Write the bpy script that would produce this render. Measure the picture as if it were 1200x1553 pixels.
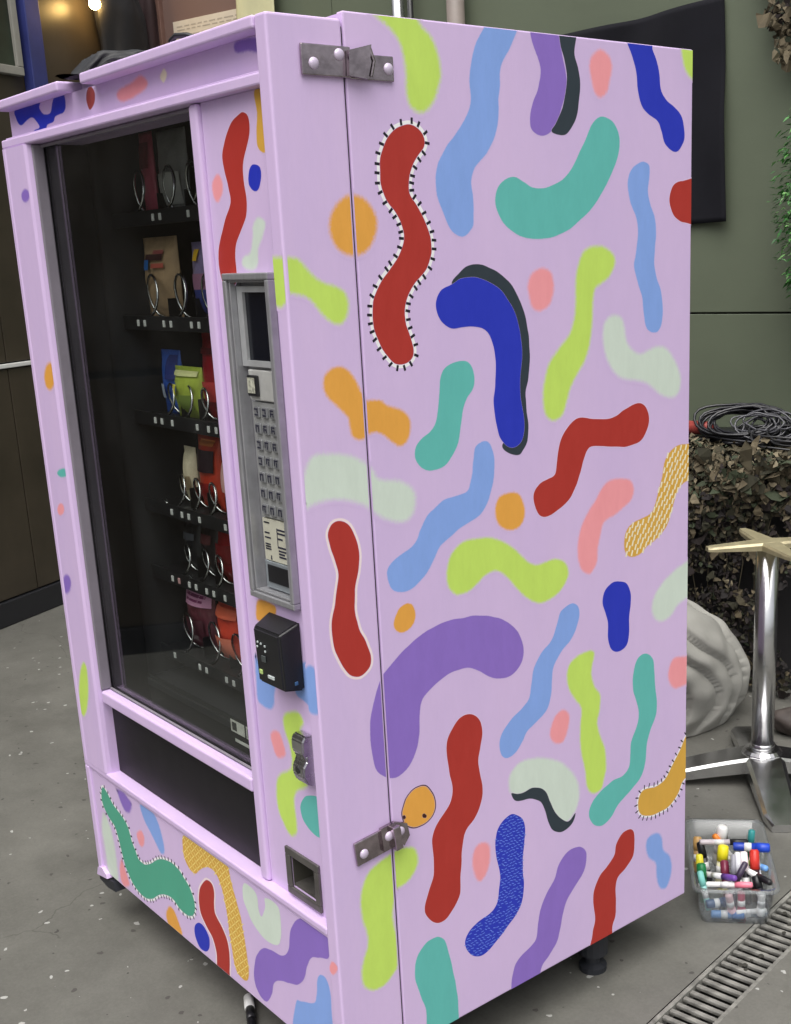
import bpy, bmesh, math, random
from mathutils import Vector, Matrix, noise
from mathutils.geometry import tessellate_polygon

for o in list(bpy.data.objects):
    bpy.data.objects.remove(o)
scene = bpy.context.scene
COL = scene.collection
rnd = random.Random(7)

# ---------------------------------------------------------------- camera
cd = bpy.data.cameras.new('camera')
cam = bpy.data.objects.new('camera', cd)
COL.objects.link(cam)
cR = Vector((0.645159, 0.762994, -0.040120)); cU = Vector((-0.178090, 0.201234, 0.963218)); cF = Vector((-0.743003, 0.614284, -0.265709))
cC = Vector((1.5129, -0.9411, 1.4927))
cam.matrix_world = Matrix(((cR.x, cU.x, -cF.x, cC.x), (cR.y, cU.y, -cF.y, cC.y), (cR.z, cU.z, -cF.z, cC.z), (0, 0, 0, 1)))
cd.sensor_fit = 'VERTICAL'
cd.sensor_height = 24.0
cd.lens = 24.0 * 1811.38 / 1553.0
cd.shift_x = -105.04 / 1553.0
cd.shift_y = 105.85 / 1553.0
cd.clip_start = 0.02
cd.clip_end = 200
scene.camera = cam

# ---------------------------------------------------------------- light
w = bpy.data.worlds.new('World')
scene.world = w
w.use_nodes = True
nt = w.node_tree
nt.nodes.clear()
sky = nt.nodes.new('ShaderNodeTexSky')
sky.sky_type = 'NISHITA'
sky.sun_disc = False
sky.sun_elevation = math.radians(68)
sky.sun_rotation = math.radians(145)
sky.dust_density = 6.0
sky.air_density = 1.0
hs = nt.nodes.new('ShaderNodeHueSaturation')
hs.inputs['Saturation'].default_value = 0.22      # thin white overcast
bgn = nt.nodes.new('ShaderNodeBackground')
bgn.inputs['Strength'].default_value = 0.10
wo = nt.nodes.new('ShaderNodeOutputWorld')
nt.links.new(sky.outputs[0], hs.inputs['Color'])
nt.links.new(hs.outputs[0], bgn.inputs['Color'])
nt.links.new(bgn.outputs[0], wo.inputs[0])
sl = bpy.data.lights.new('sun', 'SUN')
sl.energy = 1.3
sl.angle = math.radians(75)
sl.color = (1.0, 0.965, 0.91)
so = bpy.data.objects.new('sun', sl)
COL.objects.link(so)
az, el = math.radians(145), math.radians(68)
sd = Vector((math.sin(az) * math.cos(el), math.cos(az) * math.cos(el), math.sin(el)))   # towards the sun
so.rotation_euler = sd.to_track_quat('Z', 'Y').to_euler()
so.location = (2, -2, 5)
scene.view_settings.view_transform = 'Standard'
scene.view_settings.look = 'None'
scene.view_settings.exposure = 0.86
scene.view_settings.gamma = 1.0

# ---------------------------------------------------------------- helpers
def lin(c, k=1.0):
    r = []
    for v in c:
        v = v / 255.0
        v = v / 12.92 if v <= 0.04045 else ((v + 0.055) / 1.055) ** 2.4
        r.append(min(v * k, 0.92))
    return tuple(r)

MATS = {}
def mat(name, col, rough=0.5, metal=0.0, spec=0.5, var=0.0, vscale=8.0, bump=0.0, bscale=60.0, stretch=(1, 1, 1), coat=0.0, col2=None):
    if name in MATS:
        return MATS[name]
    m = bpy.data.materials.new(name)
    m.use_nodes = True
    n = m.node_tree.nodes; l = m.node_tree.links
    b = n['Principled BSDF']
    b.inputs['Roughness'].default_value = rough
    b.inputs['Metallic'].default_value = metal
    b.inputs['Specular IOR Level'].default_value = spec
    b.inputs['Coat Weight'].default_value = coat
    b.inputs['Base Color'].default_value = (*col, 1)
    if var > 0 or bump > 0:
        tc = n.new('ShaderNodeTexCoord'); mp = n.new('ShaderNodeMapping')
        mp.inputs['Scale'].default_value = stretch
        l.new(tc.outputs['Object'], mp.inputs['Vector'])
    if var > 0:
        t = n.new('ShaderNodeTexNoise')
        t.inputs['Scale'].default_value = vscale; t.inputs['Detail'].default_value = 6; t.inputs['Roughness'].default_value = 0.62
        l.new(mp.outputs[0], t.inputs['Vector'])
        r = n.new('ShaderNodeValToRGB')
        r.color_ramp.elements[0].position = 0.3; r.color_ramp.elements[1].position = 0.7
        c2 = col2 or tuple(min(0.95, c * (1 + var)) for c in col)
        r.color_ramp.elements[0].color = (*[c * (1 - var) for c in col], 1)
        r.color_ramp.elements[1].color = (*c2, 1)
        l.new(t.outputs['Fac'], r.inputs['Fac']); l.new(r.outputs[0], b.inputs['Base Color'])
        rr = n.new('ShaderNodeMapRange')
        rr.inputs['To Min'].default_value = max(0.03, rough - 0.1); rr.inputs['To Max'].default_value = min(1, rough + 0.1)
        l.new(t.outputs['Fac'], rr.inputs['Value']); l.new(rr.outputs[0], b.inputs['Roughness'])
    if bump > 0:
        t2 = n.new('ShaderNodeTexNoise')
        t2.inputs['Scale'].default_value = bscale; t2.inputs['Detail'].default_value = 4
        l.new(mp.outputs[0], t2.inputs['Vector'])
        bp = n.new('ShaderNodeBump')
        bp.inputs['Strength'].default_value = bump; bp.inputs['Distance'].default_value = 0.002
        l.new(t2.outputs['Fac'], bp.inputs['Height']); l.new(bp.outputs[0], b.inputs['Normal'])
    MATS[name] = m
    return m

def tag(o, label=None, cat=None, group=None, kind=None):
    if label: o['label'] = label
    if cat: o['category'] = cat
    if group: o['group'] = group
    if kind: o['kind'] = kind
    return o

def empty(name, loc=(0, 0, 0), rz=0.0, label=None, cat=None, group=None):
    o = bpy.data.objects.new(name, None)
    o.empty_display_size = 0.05
    COL.objects.link(o)
    o.location = loc; o.rotation_euler = (0, 0, rz)
    return tag(o, label, cat, group)

def obj(name, bm, m, parent=None, smooth=False, loc=None, rot=None):
    me = bpy.data.meshes.new(name)
    bm.normal_update()
    bm.to_mesh(me); bm.free()
    for mm in (m if isinstance(m, (list, tuple)) else [m]):
        me.materials.append(mm)
    if smooth:
        for p in me.polygons: p.use_smooth = True
    o = bpy.data.objects.new(name, me)
    COL.objects.link(o)
    if parent: o.parent = parent
    if loc is not None: o.location = loc
    if rot is not None: o.rotation_euler = rot
    return o

def inst(src, parent=None, loc=None, rot=None):
    c = src.copy()
    COL.objects.link(c)
    if parent: c.parent = parent
    if loc is not None: c.location = loc
    if rot is not None: c.rotation_euler = rot
    return c

def box(bm, x0, x1, y0, y1, z0, z1, bev=0.0, seg=2, mi=0):
    r = bmesh.ops.create_cube(bm, size=1.0)
    vs = r['verts']
    for v in vs:
        v.co = Vector((x0 + (v.co.x + .5) * (x1 - x0), y0 + (v.co.y + .5) * (y1 - y0), z0 + (v.co.z + .5) * (z1 - z0)))
    fs = list({f for v in vs for f in v.link_faces})
    for f in fs: f.material_index = mi
    if bev > 0:
        es = list({e for v in vs for e in v.link_edges})
        bmesh.ops.bevel(bm, geom=es, offset=bev, segments=seg, affect='EDGES', profile=0.5, clamp_overlap=True)
    return bm

def bbox(*a, **k):
    return box(bmesh.new(), *a, **k)

def prism(bm, pts, a, b, axis='z'):
    """extrude the closed 2-D outline pts between a and b along axis"""
    def P(u, v, t):
        return {'z': (u, v, t), 'y': (u, t, v), 'x': (t, u, v)}[axis]
    lo = [bm.verts.new(P(u, v, a)) for u, v in pts]
    hi = [bm.verts.new(P(u, v, b)) for u, v in pts]
    n = len(pts)
    for i in range(n):
        bm.faces.new((lo[i], lo[(i + 1) % n], hi[(i + 1) % n], hi[i]))
    bm.faces.new(lo[::-1]); bm.faces.new(hi)
    bmesh.ops.recalc_face_normals(bm, faces=bm.faces[:])
    return bm

def tube(bm, pts, r, n=8, closed=False, radii=None, cap=True):
    pts = [Vector(p) for p in pts]
    rings = []
    N = len(pts)
    up = None
    for i, p in enumerate(pts):
        a = pts[(i - 1) % N] if (closed or i > 0) else p
        b = pts[(i + 1) % N] if (closed or i < N - 1) else p
        t = (b - a)
        t = t.normalized() if t.length > 1e-9 else Vector((0, 0, 1))
        if up is None:
            up = Vector((0, 0, 1)) if abs(t.z) < 0.9 else Vector((1, 0, 0))
        u = t.cross(up); u = u.normalized() if u.length > 1e-6 else t.orthogonal().normalized()
        v = u.cross(t); up = v
        rr = radii[i] if radii else r
        rings.append([bm.verts.new(p + (u * math.cos(2 * math.pi * k / n) + v * math.sin(2 * math.pi * k / n)) * rr) for k in range(n)])
    for i in range(N if closed else N - 1):
        A, B = rings[i], rings[(i + 1) % N]
        for k in range(n):
            bm.faces.new((A[k], A[(k + 1) % n], B[(k + 1) % n], B[k]))
    if cap and not closed:
        bm.faces.new(rings[0][::-1]); bm.faces.new(rings[-1])
    return bm

def lathe(bm, prof, n=24, axis_pt=(0, 0, 0), mi=0):
    rings = []
    ax = Vector(axis_pt)
    for r, z in prof:
        rings.append([bm.verts.new(ax + Vector((r * math.cos(2 * math.pi * k / n), r * math.sin(2 * math.pi * k / n), z))) for k in range(n)])
    for A, B in zip(rings[:-1], rings[1:]):
        for k in range(n):
            f = bm.faces.new((A[k], A[(k + 1) % n], B[(k + 1) % n], B[k])); f.material_index = mi
    f = bm.faces.new(rings[0][::-1]); f.material_index = mi
    f = bm.faces.new(rings[-1]); f.material_index = mi
    return bm

def grid_panel(x0, x1, z0, z1, holes, y0, y1):
    """slab in the x-z plane with rectangular holes through it"""
    bm = bmesh.new()
    xs = sorted({x0, x1, *[h[0] for h in holes], *[h[1] for h in holes]})
    zs = sorted({z0, z1, *[h[2] for h in holes], *[h[3] for h in holes]})
    V = {}
    def vv(x, z):
        if (x, z) not in V: V[(x, z)] = bm.verts.new((x, y0, z))
        return V[(x, z)]
    for xa, xb in zip(xs[:-1], xs[1:]):
        for za, zb in zip(zs[:-1], zs[1:]):
            cx, cz = (xa + xb) / 2, (za + zb) / 2
            if any(h[0] < cx < h[1] and h[2] < cz < h[3] for h in holes): continue
            bm.faces.new((vv(xa, za), vv(xb, za), vv(xb, zb), vv(xa, zb)))
    g = bmesh.ops.extrude_face_region(bm, geom=bm.faces[:])
    bmesh.ops.translate(bm, verts=[v for v in g['geom'] if isinstance(v, bmesh.types.BMVert)], vec=(0, y1 - y0, 0))
    bmesh.ops.recalc_face_normals(bm, faces=bm.faces[:])
    return bm

# ---------------------------------------------------------------- materials
K = 1.13          # paint brightness against the daylight of this scene
LIL = lin((201, 179, 216), K)
RGB = dict(red=(166, 48, 40), blue=(36, 50, 176), sky=(128, 160, 221), teal=(93, 178, 170), green=(76, 158, 132), lime=(187, 216, 98),
           mint=(199, 211, 199), orange=(219, 157, 68), pink=(244, 150, 156), purple=(134, 105, 187), gold=(207, 160, 66), black=(44, 54, 62),
           ink=(58, 24, 20), brick=(146, 62, 60), cream=(228, 220, 190), white=(240, 232, 238), halo=(250, 214, 214), tick=(24, 20, 34), lightblue=(110, 140, 220), ochre=(238, 212, 130))

LIL_STRETCH = {'side': (1, 1, 0.45), 'front': (3, 3, 0.7)}
def lilac_nodes(n, l, variant):
    """the lilac ground colour, shared by the panels and by the thin rims of the sprayed shapes"""
    tc = n.new('ShaderNodeTexCoord'); mp = n.new('ShaderNodeMapping'); mp.inputs['Scale'].default_value = LIL_STRETCH[variant]
    l.new(tc.outputs['Object'], mp.inputs['Vector'])
    def nz(sc, det=5, ro=0.6, v=None):
        t = n.new('ShaderNodeTexNoise'); t.inputs['Scale'].default_value = sc; t.inputs['Detail'].default_value = det; t.inputs['Roughness'].default_value = ro
        l.new(v or mp.outputs[0], t.inputs['Vector']); return t.outputs['Fac']
    def ramp(f, p0, p1, c0, c1):
        r = n.new('ShaderNodeValToRGB'); r.color_ramp.elements[0].position = p0; r.color_ramp.elements[1].position = p1
        r.color_ramp.elements[0].color = (*c0, 1); r.color_ramp.elements[1].color = (*c1, 1); l.new(f, r.inputs['Fac']); return r.outputs[0]
    def mul(a_, b_):
        x = n.new('ShaderNodeMix'); x.data_type = 'RGBA'; x.blend_type = 'MULTIPLY'; x.inputs['Factor'].default_value = 1
        l.new(a_, x.inputs['A']); l.new(b_, x.inputs['B']); return x.outputs['Result']
    c = ramp(nz(4.0), 0.3, 0.7, (LIL[0] * .97, LIL[1] * .955, LIL[2] * .985), (min(.92, LIL[0] * 1.04), LIL[1] * 1.02, min(.92, LIL[2] * 1.01)))
    c = mul(c, ramp(nz(38, 6, 0.7), 0.3, 0.72, (.98, .98, .98), (1.012, 1.012, 1.012)))
    c = mul(c, ramp(nz(9, 9, 0.8, tc.outputs['Object']), 0.70, 0.82, (1, 1, 1), (.90, .885, .90)))          # scuffs
    return c, nz, tc

def sheet_bump(n, l, nz, tc, b):
    b1 = n.new('ShaderNodeBump'); b1.inputs['Strength'].default_value = 0.14; b1.inputs['Distance'].default_value = 0.0015
    l.new(nz(150, 3), b1.inputs['Height'])
    b2 = n.new('ShaderNodeBump'); b2.inputs['Strength'].default_value = 0.3; b2.inputs['Distance'].default_value = 0.006
    l.new(nz(2.2, 2, 0.4, tc.outputs['Object']), b2.inputs['Height']); l.new(b1.outputs[0], b2.inputs['Normal'])
    l.new(b2.outputs[0], b.inputs['Normal'])

def lilac_paint(name, variant):
    m = bpy.data.materials.new(name); m.use_nodes = True
    n = m.node_tree.nodes; l = m.node_tree.links
    b = n['Principled BSDF']; b.inputs['Specular IOR Level'].default_value = 0.4
    c, nz, tc = lilac_nodes(n, l, variant)
    l.new(c, b.inputs['Base Color'])
    rr = n.new('ShaderNodeMapRange'); rr.inputs['To Min'].default_value = 0.36; rr.inputs['To Max'].default_value = 0.62
    l.new(nz(14), rr.inputs['Value']); l.new(rr.outputs[0], b.inputs['Roughness'])
    sheet_bump(n, l, nz, tc, b)
    MATS[name] = m
    return m
M_LIL = lilac_paint('lilac_paint', 'side')
M_LILB = lilac_paint('lilac_brushed_paint', 'front')

def art_mat(c, variant='side'):
    """squiggle paint: full colour inside, thinning to the lilac ground along a sprayed rim"""
    name = 'paint_' + c + '_on_' + variant
    if name in MATS: return MATS[name]
    col = lin(RGB[c], K)
    m = bpy.data.materials.new(name); m.use_nodes = True
    n = m.node_tree.nodes; l = m.node_tree.links
    b = n['Principled BSDF']
    b.inputs['Roughness'].default_value = 0.5; b.inputs['Specular IOR Level'].default_value = 0.4
    at = n.new('ShaderNodeAttribute'); at.attribute_name = 'fade'
    tc = n.new('ShaderNodeTexCoord')
    t = n.new('ShaderNodeTexNoise'); t.inputs['Scale'].default_value = 260; t.inputs['Detail'].default_value = 3
    l.new(tc.outputs['Object'], t.inputs['Vector'])
    ma = n.new('ShaderNodeMath'); ma.operation = 'MULTIPLY_ADD'; ma.inputs[1].default_value = 0.5; ma.inputs[2].default_value = -0.25
    l.new(t.outputs['Fac'], ma.inputs[0])
    ad = n.new('ShaderNodeMath'); ad.operation = 'ADD'
    l.new(at.outputs['Fac'], ad.inputs[0]); l.new(ma.outputs[0], ad.inputs[1])
    mr = n.new('ShaderNodeMapRange'); mr.interpolation_type = 'SMOOTHSTEP'
    mr.inputs['From Min'].default_value = 0.12; mr.inputs['From Max'].default_value = 0.9
    l.new(ad.outputs[0], mr.inputs['Value'])
    t2 = n.new('ShaderNodeTexNoise'); t2.inputs['Scale'].default_value = 22; t2.inputs['Detail'].default_value = 8; t2.inputs['Roughness'].default_value = 0.75
    mpa = n.new('ShaderNodeMapping'); mpa.inputs['Scale'].default_value = (1, 1.6, 0.5); mpa.inputs['Rotation'].default_value = (0.3, 0, 0)
    l.new(tc.outputs['Object'], mpa.inputs['Vector']); l.new(mpa.outputs[0], t2.inputs['Vector'])
    rr = n.new('ShaderNodeMapRange'); rr.inputs['To Min'].default_value = 0.36; rr.inputs['To Max'].default_value = 0.62
    l.new(t2.outputs['Fac'], rr.inputs['Value']); l.new(rr.outputs[0], b.inputs['Roughness'])

    r = n.new('ShaderNodeValToRGB')
    r.color_ramp.elements[0].position = 0.32; r.color_ramp.elements[1].position = 0.72
    r.color_ramp.elements[0].color = (*[v * 0.945 for v in col], 1); r.color_ramp.elements[1].color = (*[min(.92, v * 1.035 + 0.003) for v in col], 1)
    l.new(t2.outputs['Fac'], r.inputs['Fac'])
    ground, gnz, gtc = lilac_nodes(n, l, variant)
    sheet_bump(n, l, gnz, gtc, b)
    mx = n.new('ShaderNodeMix'); mx.data_type = 'RGBA'
    l.new(mr.outputs[0], mx.inputs['Factor']); l.new(ground, mx.inputs['A'])
    l.new(r.outputs[0], mx.inputs['B']); l.new(mx.outputs['Result'], b.inputs['Base Color'])
    MATS[name] = m
    return m

M_BLACK = mat('black_plastic', (0.012, 0.012, 0.014), rough=0.38, spec=0.5, bump=0.1, bscale=300)
M_DARK = mat('black_liner', (0.022, 0.022, 0.025), rough=0.6, var=0.15, vscale=6)
M_FLAP = mat('black_flap_rubber', (0.0085, 0.008, 0.0095), rough=0.5, spec=0.3, var=0.12, vscale=10)
M_GASKET = mat('grey_gasket', lin((128, 122, 132)), rough=0.6, var=0.12, vscale=12)
M_STEEL = mat('steel', (0.55, 0.55, 0.57), rough=0.28, metal=1.0, var=0.12, vscale=25)
M_CHROME = mat('polished_metal', (0.66, 0.66, 0.67), rough=0.24, metal=1.0, var=0.06, vscale=12)
M_BRUSH = mat('brushed_aluminium', (0.40, 0.40, 0.42), rough=0.36, metal=0.55, var=0.12, vscale=30, stretch=(8, 1, 1))
M_GUN = mat('smeared_steel', (0.40, 0.34, 0.37), rough=0.2, metal=1.0, var=0.35, vscale=35, bump=0.2, bscale=60)
M_WHITE = mat('white_plastic', (0.72, 0.72, 0.70), rough=0.4, var=0.03, vscale=20)
M_RUBBER = mat('dark_rubber', (0.02, 0.022, 0.028), rough=0.55)

def schlick(n, l, f0=0.03):
    lw_ = n.new('ShaderNodeLayerWeight'); lw_.inputs['Blend'].default_value = 0.5
    pw = n.new('ShaderNodeMath'); pw.operation = 'POWER'; pw.inputs[1].default_value = 5
    l.new(lw_.outputs['Facing'], pw.inputs[0])
    ma = n.new('ShaderNodeMath'); ma.operation = 'MULTIPLY_ADD'; ma.inputs[1].default_value = 1 - f0; ma.inputs[2].default_value = f0
    l.new(pw.outputs[0], ma.inputs[0])
    return ma

def glass_mat(name, tint=(1, 1, 1), refl=1.0, dirt=0.0):
    m = bpy.data.materials.new(name); m.use_nodes = True
    n = m.node_tree.nodes; l = m.node_tree.links
    n.remove(n['Principled BSDF'])
    tr = n.new('ShaderNodeBsdfTransparent'); tr.inputs[0].default_value = (*tint, 1)
    gl = n.new('ShaderNodeBsdfGlossy'); gl.inputs['Roughness'].default_value = 0.04
    fr = schlick(n, l)
    mx = n.new('ShaderNodeMixShader')
    l.new(fr.outputs[0], mx.inputs[0]); l.new(tr.outputs[0], mx.inputs[1]); l.new(gl.outputs[0], mx.inputs[2])
    out = mx
    if dirt > 0:
        df = n.new('ShaderNodeBsdfDiffuse'); df.inputs[0].default_value = (0.5, 0.5, 0.5, 1)
        tc = n.new('ShaderNodeTexCoord')
        t = n.new('ShaderNodeTexNoise'); t.inputs['Scale'].default_value = 5; t.inputs['Detail'].default_value = 8
        l.new(tc.outputs['Object'], t.inputs['Vector'])
        r = n.new('ShaderNodeMapRange'); r.inputs['From Min'].default_value = 0.45; r.inputs['From Max'].default_value = 0.8; r.inputs['To Max'].default_value = dirt
        l.new(t.outputs['Fac'], r.inputs['Value'])
        m2 = n.new('ShaderNodeMixShader')
        l.new(r.outputs[0], m2.inputs[0]); l.new(mx.outputs[0], m2.inputs[1]); l.new(df.outputs[0], m2.inputs[2])
        out = m2
    l.new(out.outputs[0], n['Material Output'].inputs[0])
    return m
M_GLASS = glass_mat('window_glass', (0.9, 0.92, 0.91), dirt=0.014)

# ================================================================ SETTING
DD = Vector((-0.165, 0.9863, 0)); DN = Vector((0.9863, 0.165, 0))      # along / across the drain channel
S0, S1, N0, N1 = -0.45, 2.35, 0.2368, 0.3505

def concrete():
    m = bpy.data.materials.new('worn_concrete'); m.use_nodes = True
    n = m.node_tree.nodes; l = m.node_tree.links
    b = n['Principled BSDF']; b.inputs['Specular IOR Level'].default_value = 0.35
    tc = n.new('ShaderNodeTexCoord')
    def nz(scale, det=6, rough=0.6):
        t = n.new('ShaderNodeTexNoise'); t.inputs['Scale'].default_value = scale; t.inputs['Detail'].default_value = det; t.inputs['Roughness'].default_value = rough
        l.new(tc.outputs['Object'], t.inputs['Vector']); return t
    def ramp(src, a, b_, ca, cb):
        r = n.new('ShaderNodeValToRGB'); r.color_ramp.elements[0].position = a; r.color_ramp.elements[1].position = b_
        r.color_ramp.elements[0].color = (*ca, 1); r.color_ramp.elements[1].color = (*cb, 1)
        l.new(src, r.inputs['Fac']); return r
    def mixc(fac, A, B, mode='MIX'):
        x = n.new('ShaderNodeMix'); x.data_type = 'RGBA'; x.blend_type = mode
        if isinstance(fac, float): x.inputs['Factor'].default_value = fac
        else: l.new(fac, x.inputs['Factor'])
        for s, v in (('A', A), ('B', B)):
            if isinstance(v, tuple): x.inputs[s].default_value = (*v, 1)
            else: l.new(v, x.inputs[s])
        return x.outputs['Result']
    base = ramp(nz(1.6).outputs['Fac'], 0.3, 0.72, (0.116, 0.114, 0.102), (0.172, 0.169, 0.152)).outputs[0]
    mid = ramp(nz(9, 8, 0.7).outputs['Fac'], 0.35, 0.68, (0.86, 0.86, 0.85), (1.06, 1.06, 1.05)).outputs[0]
    c = mixc(1.0, base, mid, 'MULTIPLY')
    fine = ramp(nz(120, 4, 0.7).outputs['Fac'], 0.3, 0.7, (0.9, 0.9, 0.9), (1.08, 1.08, 1.08)).outputs[0]
    c = mixc(1.0, c, fine, 'MULTIPLY')
    def flecks(scale, size, gate_scale, gate, seedoff):
        mp = n.new('ShaderNodeMapping'); mp.inputs['Location'].default_value = (seedoff, seedoff * 0.7, 0)
        l.new(tc.outputs['Object'], mp.inputs['Vector'])
        wp = n.new('ShaderNodeTexNoise'); wp.inputs['Scale'].default_value = scale * 1.6; wp.inputs['Detail'].default_value = 3
        l.new(mp.outputs[0], wp.inputs['Vector'])
        vm = n.new('ShaderNodeVectorMath'); vm.operation = 'MULTIPLY_ADD'
        l.new(wp.outputs['Color'], vm.inputs[0]); vm.inputs[1].default_value = (0.6 / scale,) * 3; l.new(mp.outputs[0], vm.inputs[2])
        v = n.new('ShaderNodeTexVoronoi'); v.inputs['Scale'].default_value = scale; v.voronoi_dimensions = '2D'
        l.new(vm.outputs[0], v.inputs['Vector'])
        sep = n.new('ShaderNodeSeparateColor'); l.new(v.outputs['Color'], sep.inputs[0])
        g = n.new('ShaderNodeMath'); g.operation = 'GREATER_THAN'; g.inputs[1].default_value = gate
        l.new(sep.outputs[0], g.inputs[0])
        sz = n.new('ShaderNodeMath'); sz.operation = 'MULTIPLY'; sz.inputs[1].default_value = size
        l.new(sep.outputs[1], sz.inputs[0])
        s = n.new('ShaderNodeMath'); s.operation = 'LESS_THAN'
        l.new(v.outputs['Distance'], s.inputs[0]); l.new(sz.outputs[0], s.inputs[1])
        k = n.new('ShaderNodeMath'); k.operation = 'MULTIPLY'
        l.new(g.outputs[0], k.inputs[0]); l.new(s.outputs[0], k.inputs[1])
        return k.outputs[0]
    # old stains, and a few hairline cracks
    st_ = nz(0.9, 9, 0.72); r_ = n.new('ShaderNodeMapRange'); r_.inputs['From Min'].default_value = 0.52; r_.inputs['From Max'].default_value = 0.66; r_.inputs['To Max'].default_value = 0.5
    l.new(st_.outputs['Fac'], r_.inputs['Value'])
    c = mixc(r_.outputs[0], c, (0.078, 0.076, 0.066))
    wv = n.new('ShaderNodeTexNoise'); wv.inputs['Scale'].default_value = 3.5; wv.inputs['Detail'].default_value = 5
    l.new(tc.outputs['Object'], wv.inputs['Vector'])
    va = n.new('ShaderNodeVectorMath'); va.operation = 'MULTIPLY_ADD'; va.inputs[1].default_value = (0.35, 0.35, 0)
    l.new(wv.outputs['Color'], va.inputs[0]); l.new(tc.outputs['Object'], va.inputs[2])
    vo = n.new('ShaderNodeTexVoronoi'); vo.voronoi_dimensions = '2D'; vo.feature = 'DISTANCE_TO_EDGE'; vo.inputs['Scale'].default_value = 1.1
    l.new(va.outputs[0], vo.inputs['Vector'])
    cr = n.new('ShaderNodeMapRange'); cr.inputs['From Min'].default_value = 0.0008; cr.inputs['From Max'].default_value = 0.0035; cr.inputs['To Min'].default_value = 0.6; cr.inputs['To Max'].default_value = 0.0
    l.new(vo.outputs['Distance'], cr.inputs['Value'])
    gt = n.new('ShaderNodeMath'); gt.operation = 'GREATER_THAN'; gt.inputs[1].default_value = 0.52; l.new(nz(2.1, 2).outputs['Fac'], gt.inputs[0])
    cm_ = n.new('ShaderNodeMath'); cm_.operation = 'MULTIPLY'; l.new(cr.outputs[0], cm_.inputs[0]); l.new(gt.outputs[0], cm_.inputs[1])
    c = mixc(cm_.outputs[0], c, (0.06, 0.058, 0.05))
    c = mixc(flecks(11, 0.06, 3, 0.8, 0.0), c, (0.055, 0.052, 0.048))
    c = mixc(flecks(30, 0.2, 3, 0.90, 4.0), c, (0.07, 0.065, 0.06))
    c = mixc(flecks(9, 0.05, 3, 0.8, 9.0), c, (0.38, 0.38, 0.36))
    c = mixc(flecks(26, 0.17, 3, 0.91, 13.0), c, (0.40, 0.40, 0.38))
    l.new(c, b.inputs['Base Color'])
    rr = n.new('ShaderNodeMapRange'); rr.inputs['To Min'].default_value = 0.42; rr.inputs['To Max'].default_value = 0.72
    l.new(nz(5).outputs['Fac'], rr.inputs['Value']); l.new(rr.outputs[0], b.inputs['Roughness'])
    bp = n.new('ShaderNodeBump'); bp.inputs['Strength'].default_value = 0.25; bp.inputs['Distance'].default_value = 0.003
    l.new(nz(70, 6, 0.7).outputs['Fac'], bp.inputs['Height']); l.new(bp.outputs[0], b.inputs['Normal'])
    return m
M_FLOOR = concrete()

bm = bmesh.new()
ss, ns = [-25, S0, S1, 25], [-25, N0, N1, 25]
for i in range(3):
    for j in range(3):
        if i == 1 and j == 1: continue
        bm.faces.new([bm.verts.new(DD * s + DN * q) for s, q in ((ss[i], ns[j]), (ss[i], ns[j + 1]), (ss[i + 1], ns[j + 1]), (ss[i + 1], ns[j]))])
c4 = [(S0, N0), (S0, N1), (S1, N1), (S1, N0)]
for k in range(4):
    a, b = c4[k], c4[(k + 1) % 4]
    bm.faces.new([bm.verts.new(DD * s + DN * q + Vector((0, 0, z))) for (s, q), z in ((a, 0), (b, 0), (b, -0.16), (a, -0.16))]).material_index = 1
bm.faces.new([bm.verts.new(DD * s + DN * q + Vector((0, 0, -0.16))) for s, q in c4]).material_index = 1
bmesh.ops.remove_doubles(bm, verts=bm.verts[:], dist=1e-5)
bmesh.ops.recalc_face_normals(bm, faces=bm.faces[:])
if sum(f.normal.z * f.calc_area() for f in bm.faces) < 0:
    bmesh.ops.reverse_faces(bm, faces=bm.faces[:])
floor = obj('floor', bm, [M_FLOOR, mat('trench_shade', (0.012, 0.011, 0.010), rough=0.6)])  # trench coloured near black, putting in the shade below the bars
tag(floor, kind='structure')

# drain grate: two frame rails and the cross bars, each a piece
M_IRON = mat('dirty_cast_iron', (0.21, 0.205, 0.185), rough=0.6, metal=0.1, var=0.5, vscale=30, bump=0.4, bscale=120)
rz_d = math.atan2(DD.y, DD.x)
gr = empty('drain_grate', DD * 0.9 + DN * ((N0 + N1) / 2), rz_d, 'slotted iron drain grate sunk in the concrete beside the clear tub of markers', 'drain grate')
LX0, LX1 = S0 - 0.9 + 0.003, S1 - 0.9 - 0.003
hw = (N1 - N0) / 2
for s in (-1, 1):
    y0, y1 = sorted((s * (hw - 0.001), s * (hw - 0.011)))
    obj('frame_rail', bbox(LX0, LX1, y0, y1, -0.03, -0.001, 0.0015), M_IRON, gr)
gb = bbox(-0.0058, 0.0058, -hw + 0.0115, hw - 0.0115, -0.0115, -0.003, 0.002)
bars = obj('bar', gb, M_IRON, gr, loc=(LX0 + 0.02, 0, 0))
nb = int((LX1 - LX0 - 0.02) / 0.0265)
for i in range(1, nb):
    inst(bars, gr, (LX0 + 0.02 + i * 0.0265, rnd.uniform(-.0004, .0004), rnd.uniform(-.001, .0005)), (0, 0, rnd.uniform(-.012, .012)))
db = bmesh.new()
for i in range(170):      # grit lying in the slots
    p = Vector((rnd.uniform(LX0, LX1), rnd.uniform(-hw + .012, hw - .012), -0.13 + rnd.random() * 0.11))
    r = bmesh.ops.create_icosphere(db, subdivisions=1, radius=rnd.uniform(.004, .013))
    for v in r['verts']: v.co = Vector((v.co.x * rnd.uniform(.7, 1.3), v.co.y, v.co.z * .5)) + p
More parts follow.
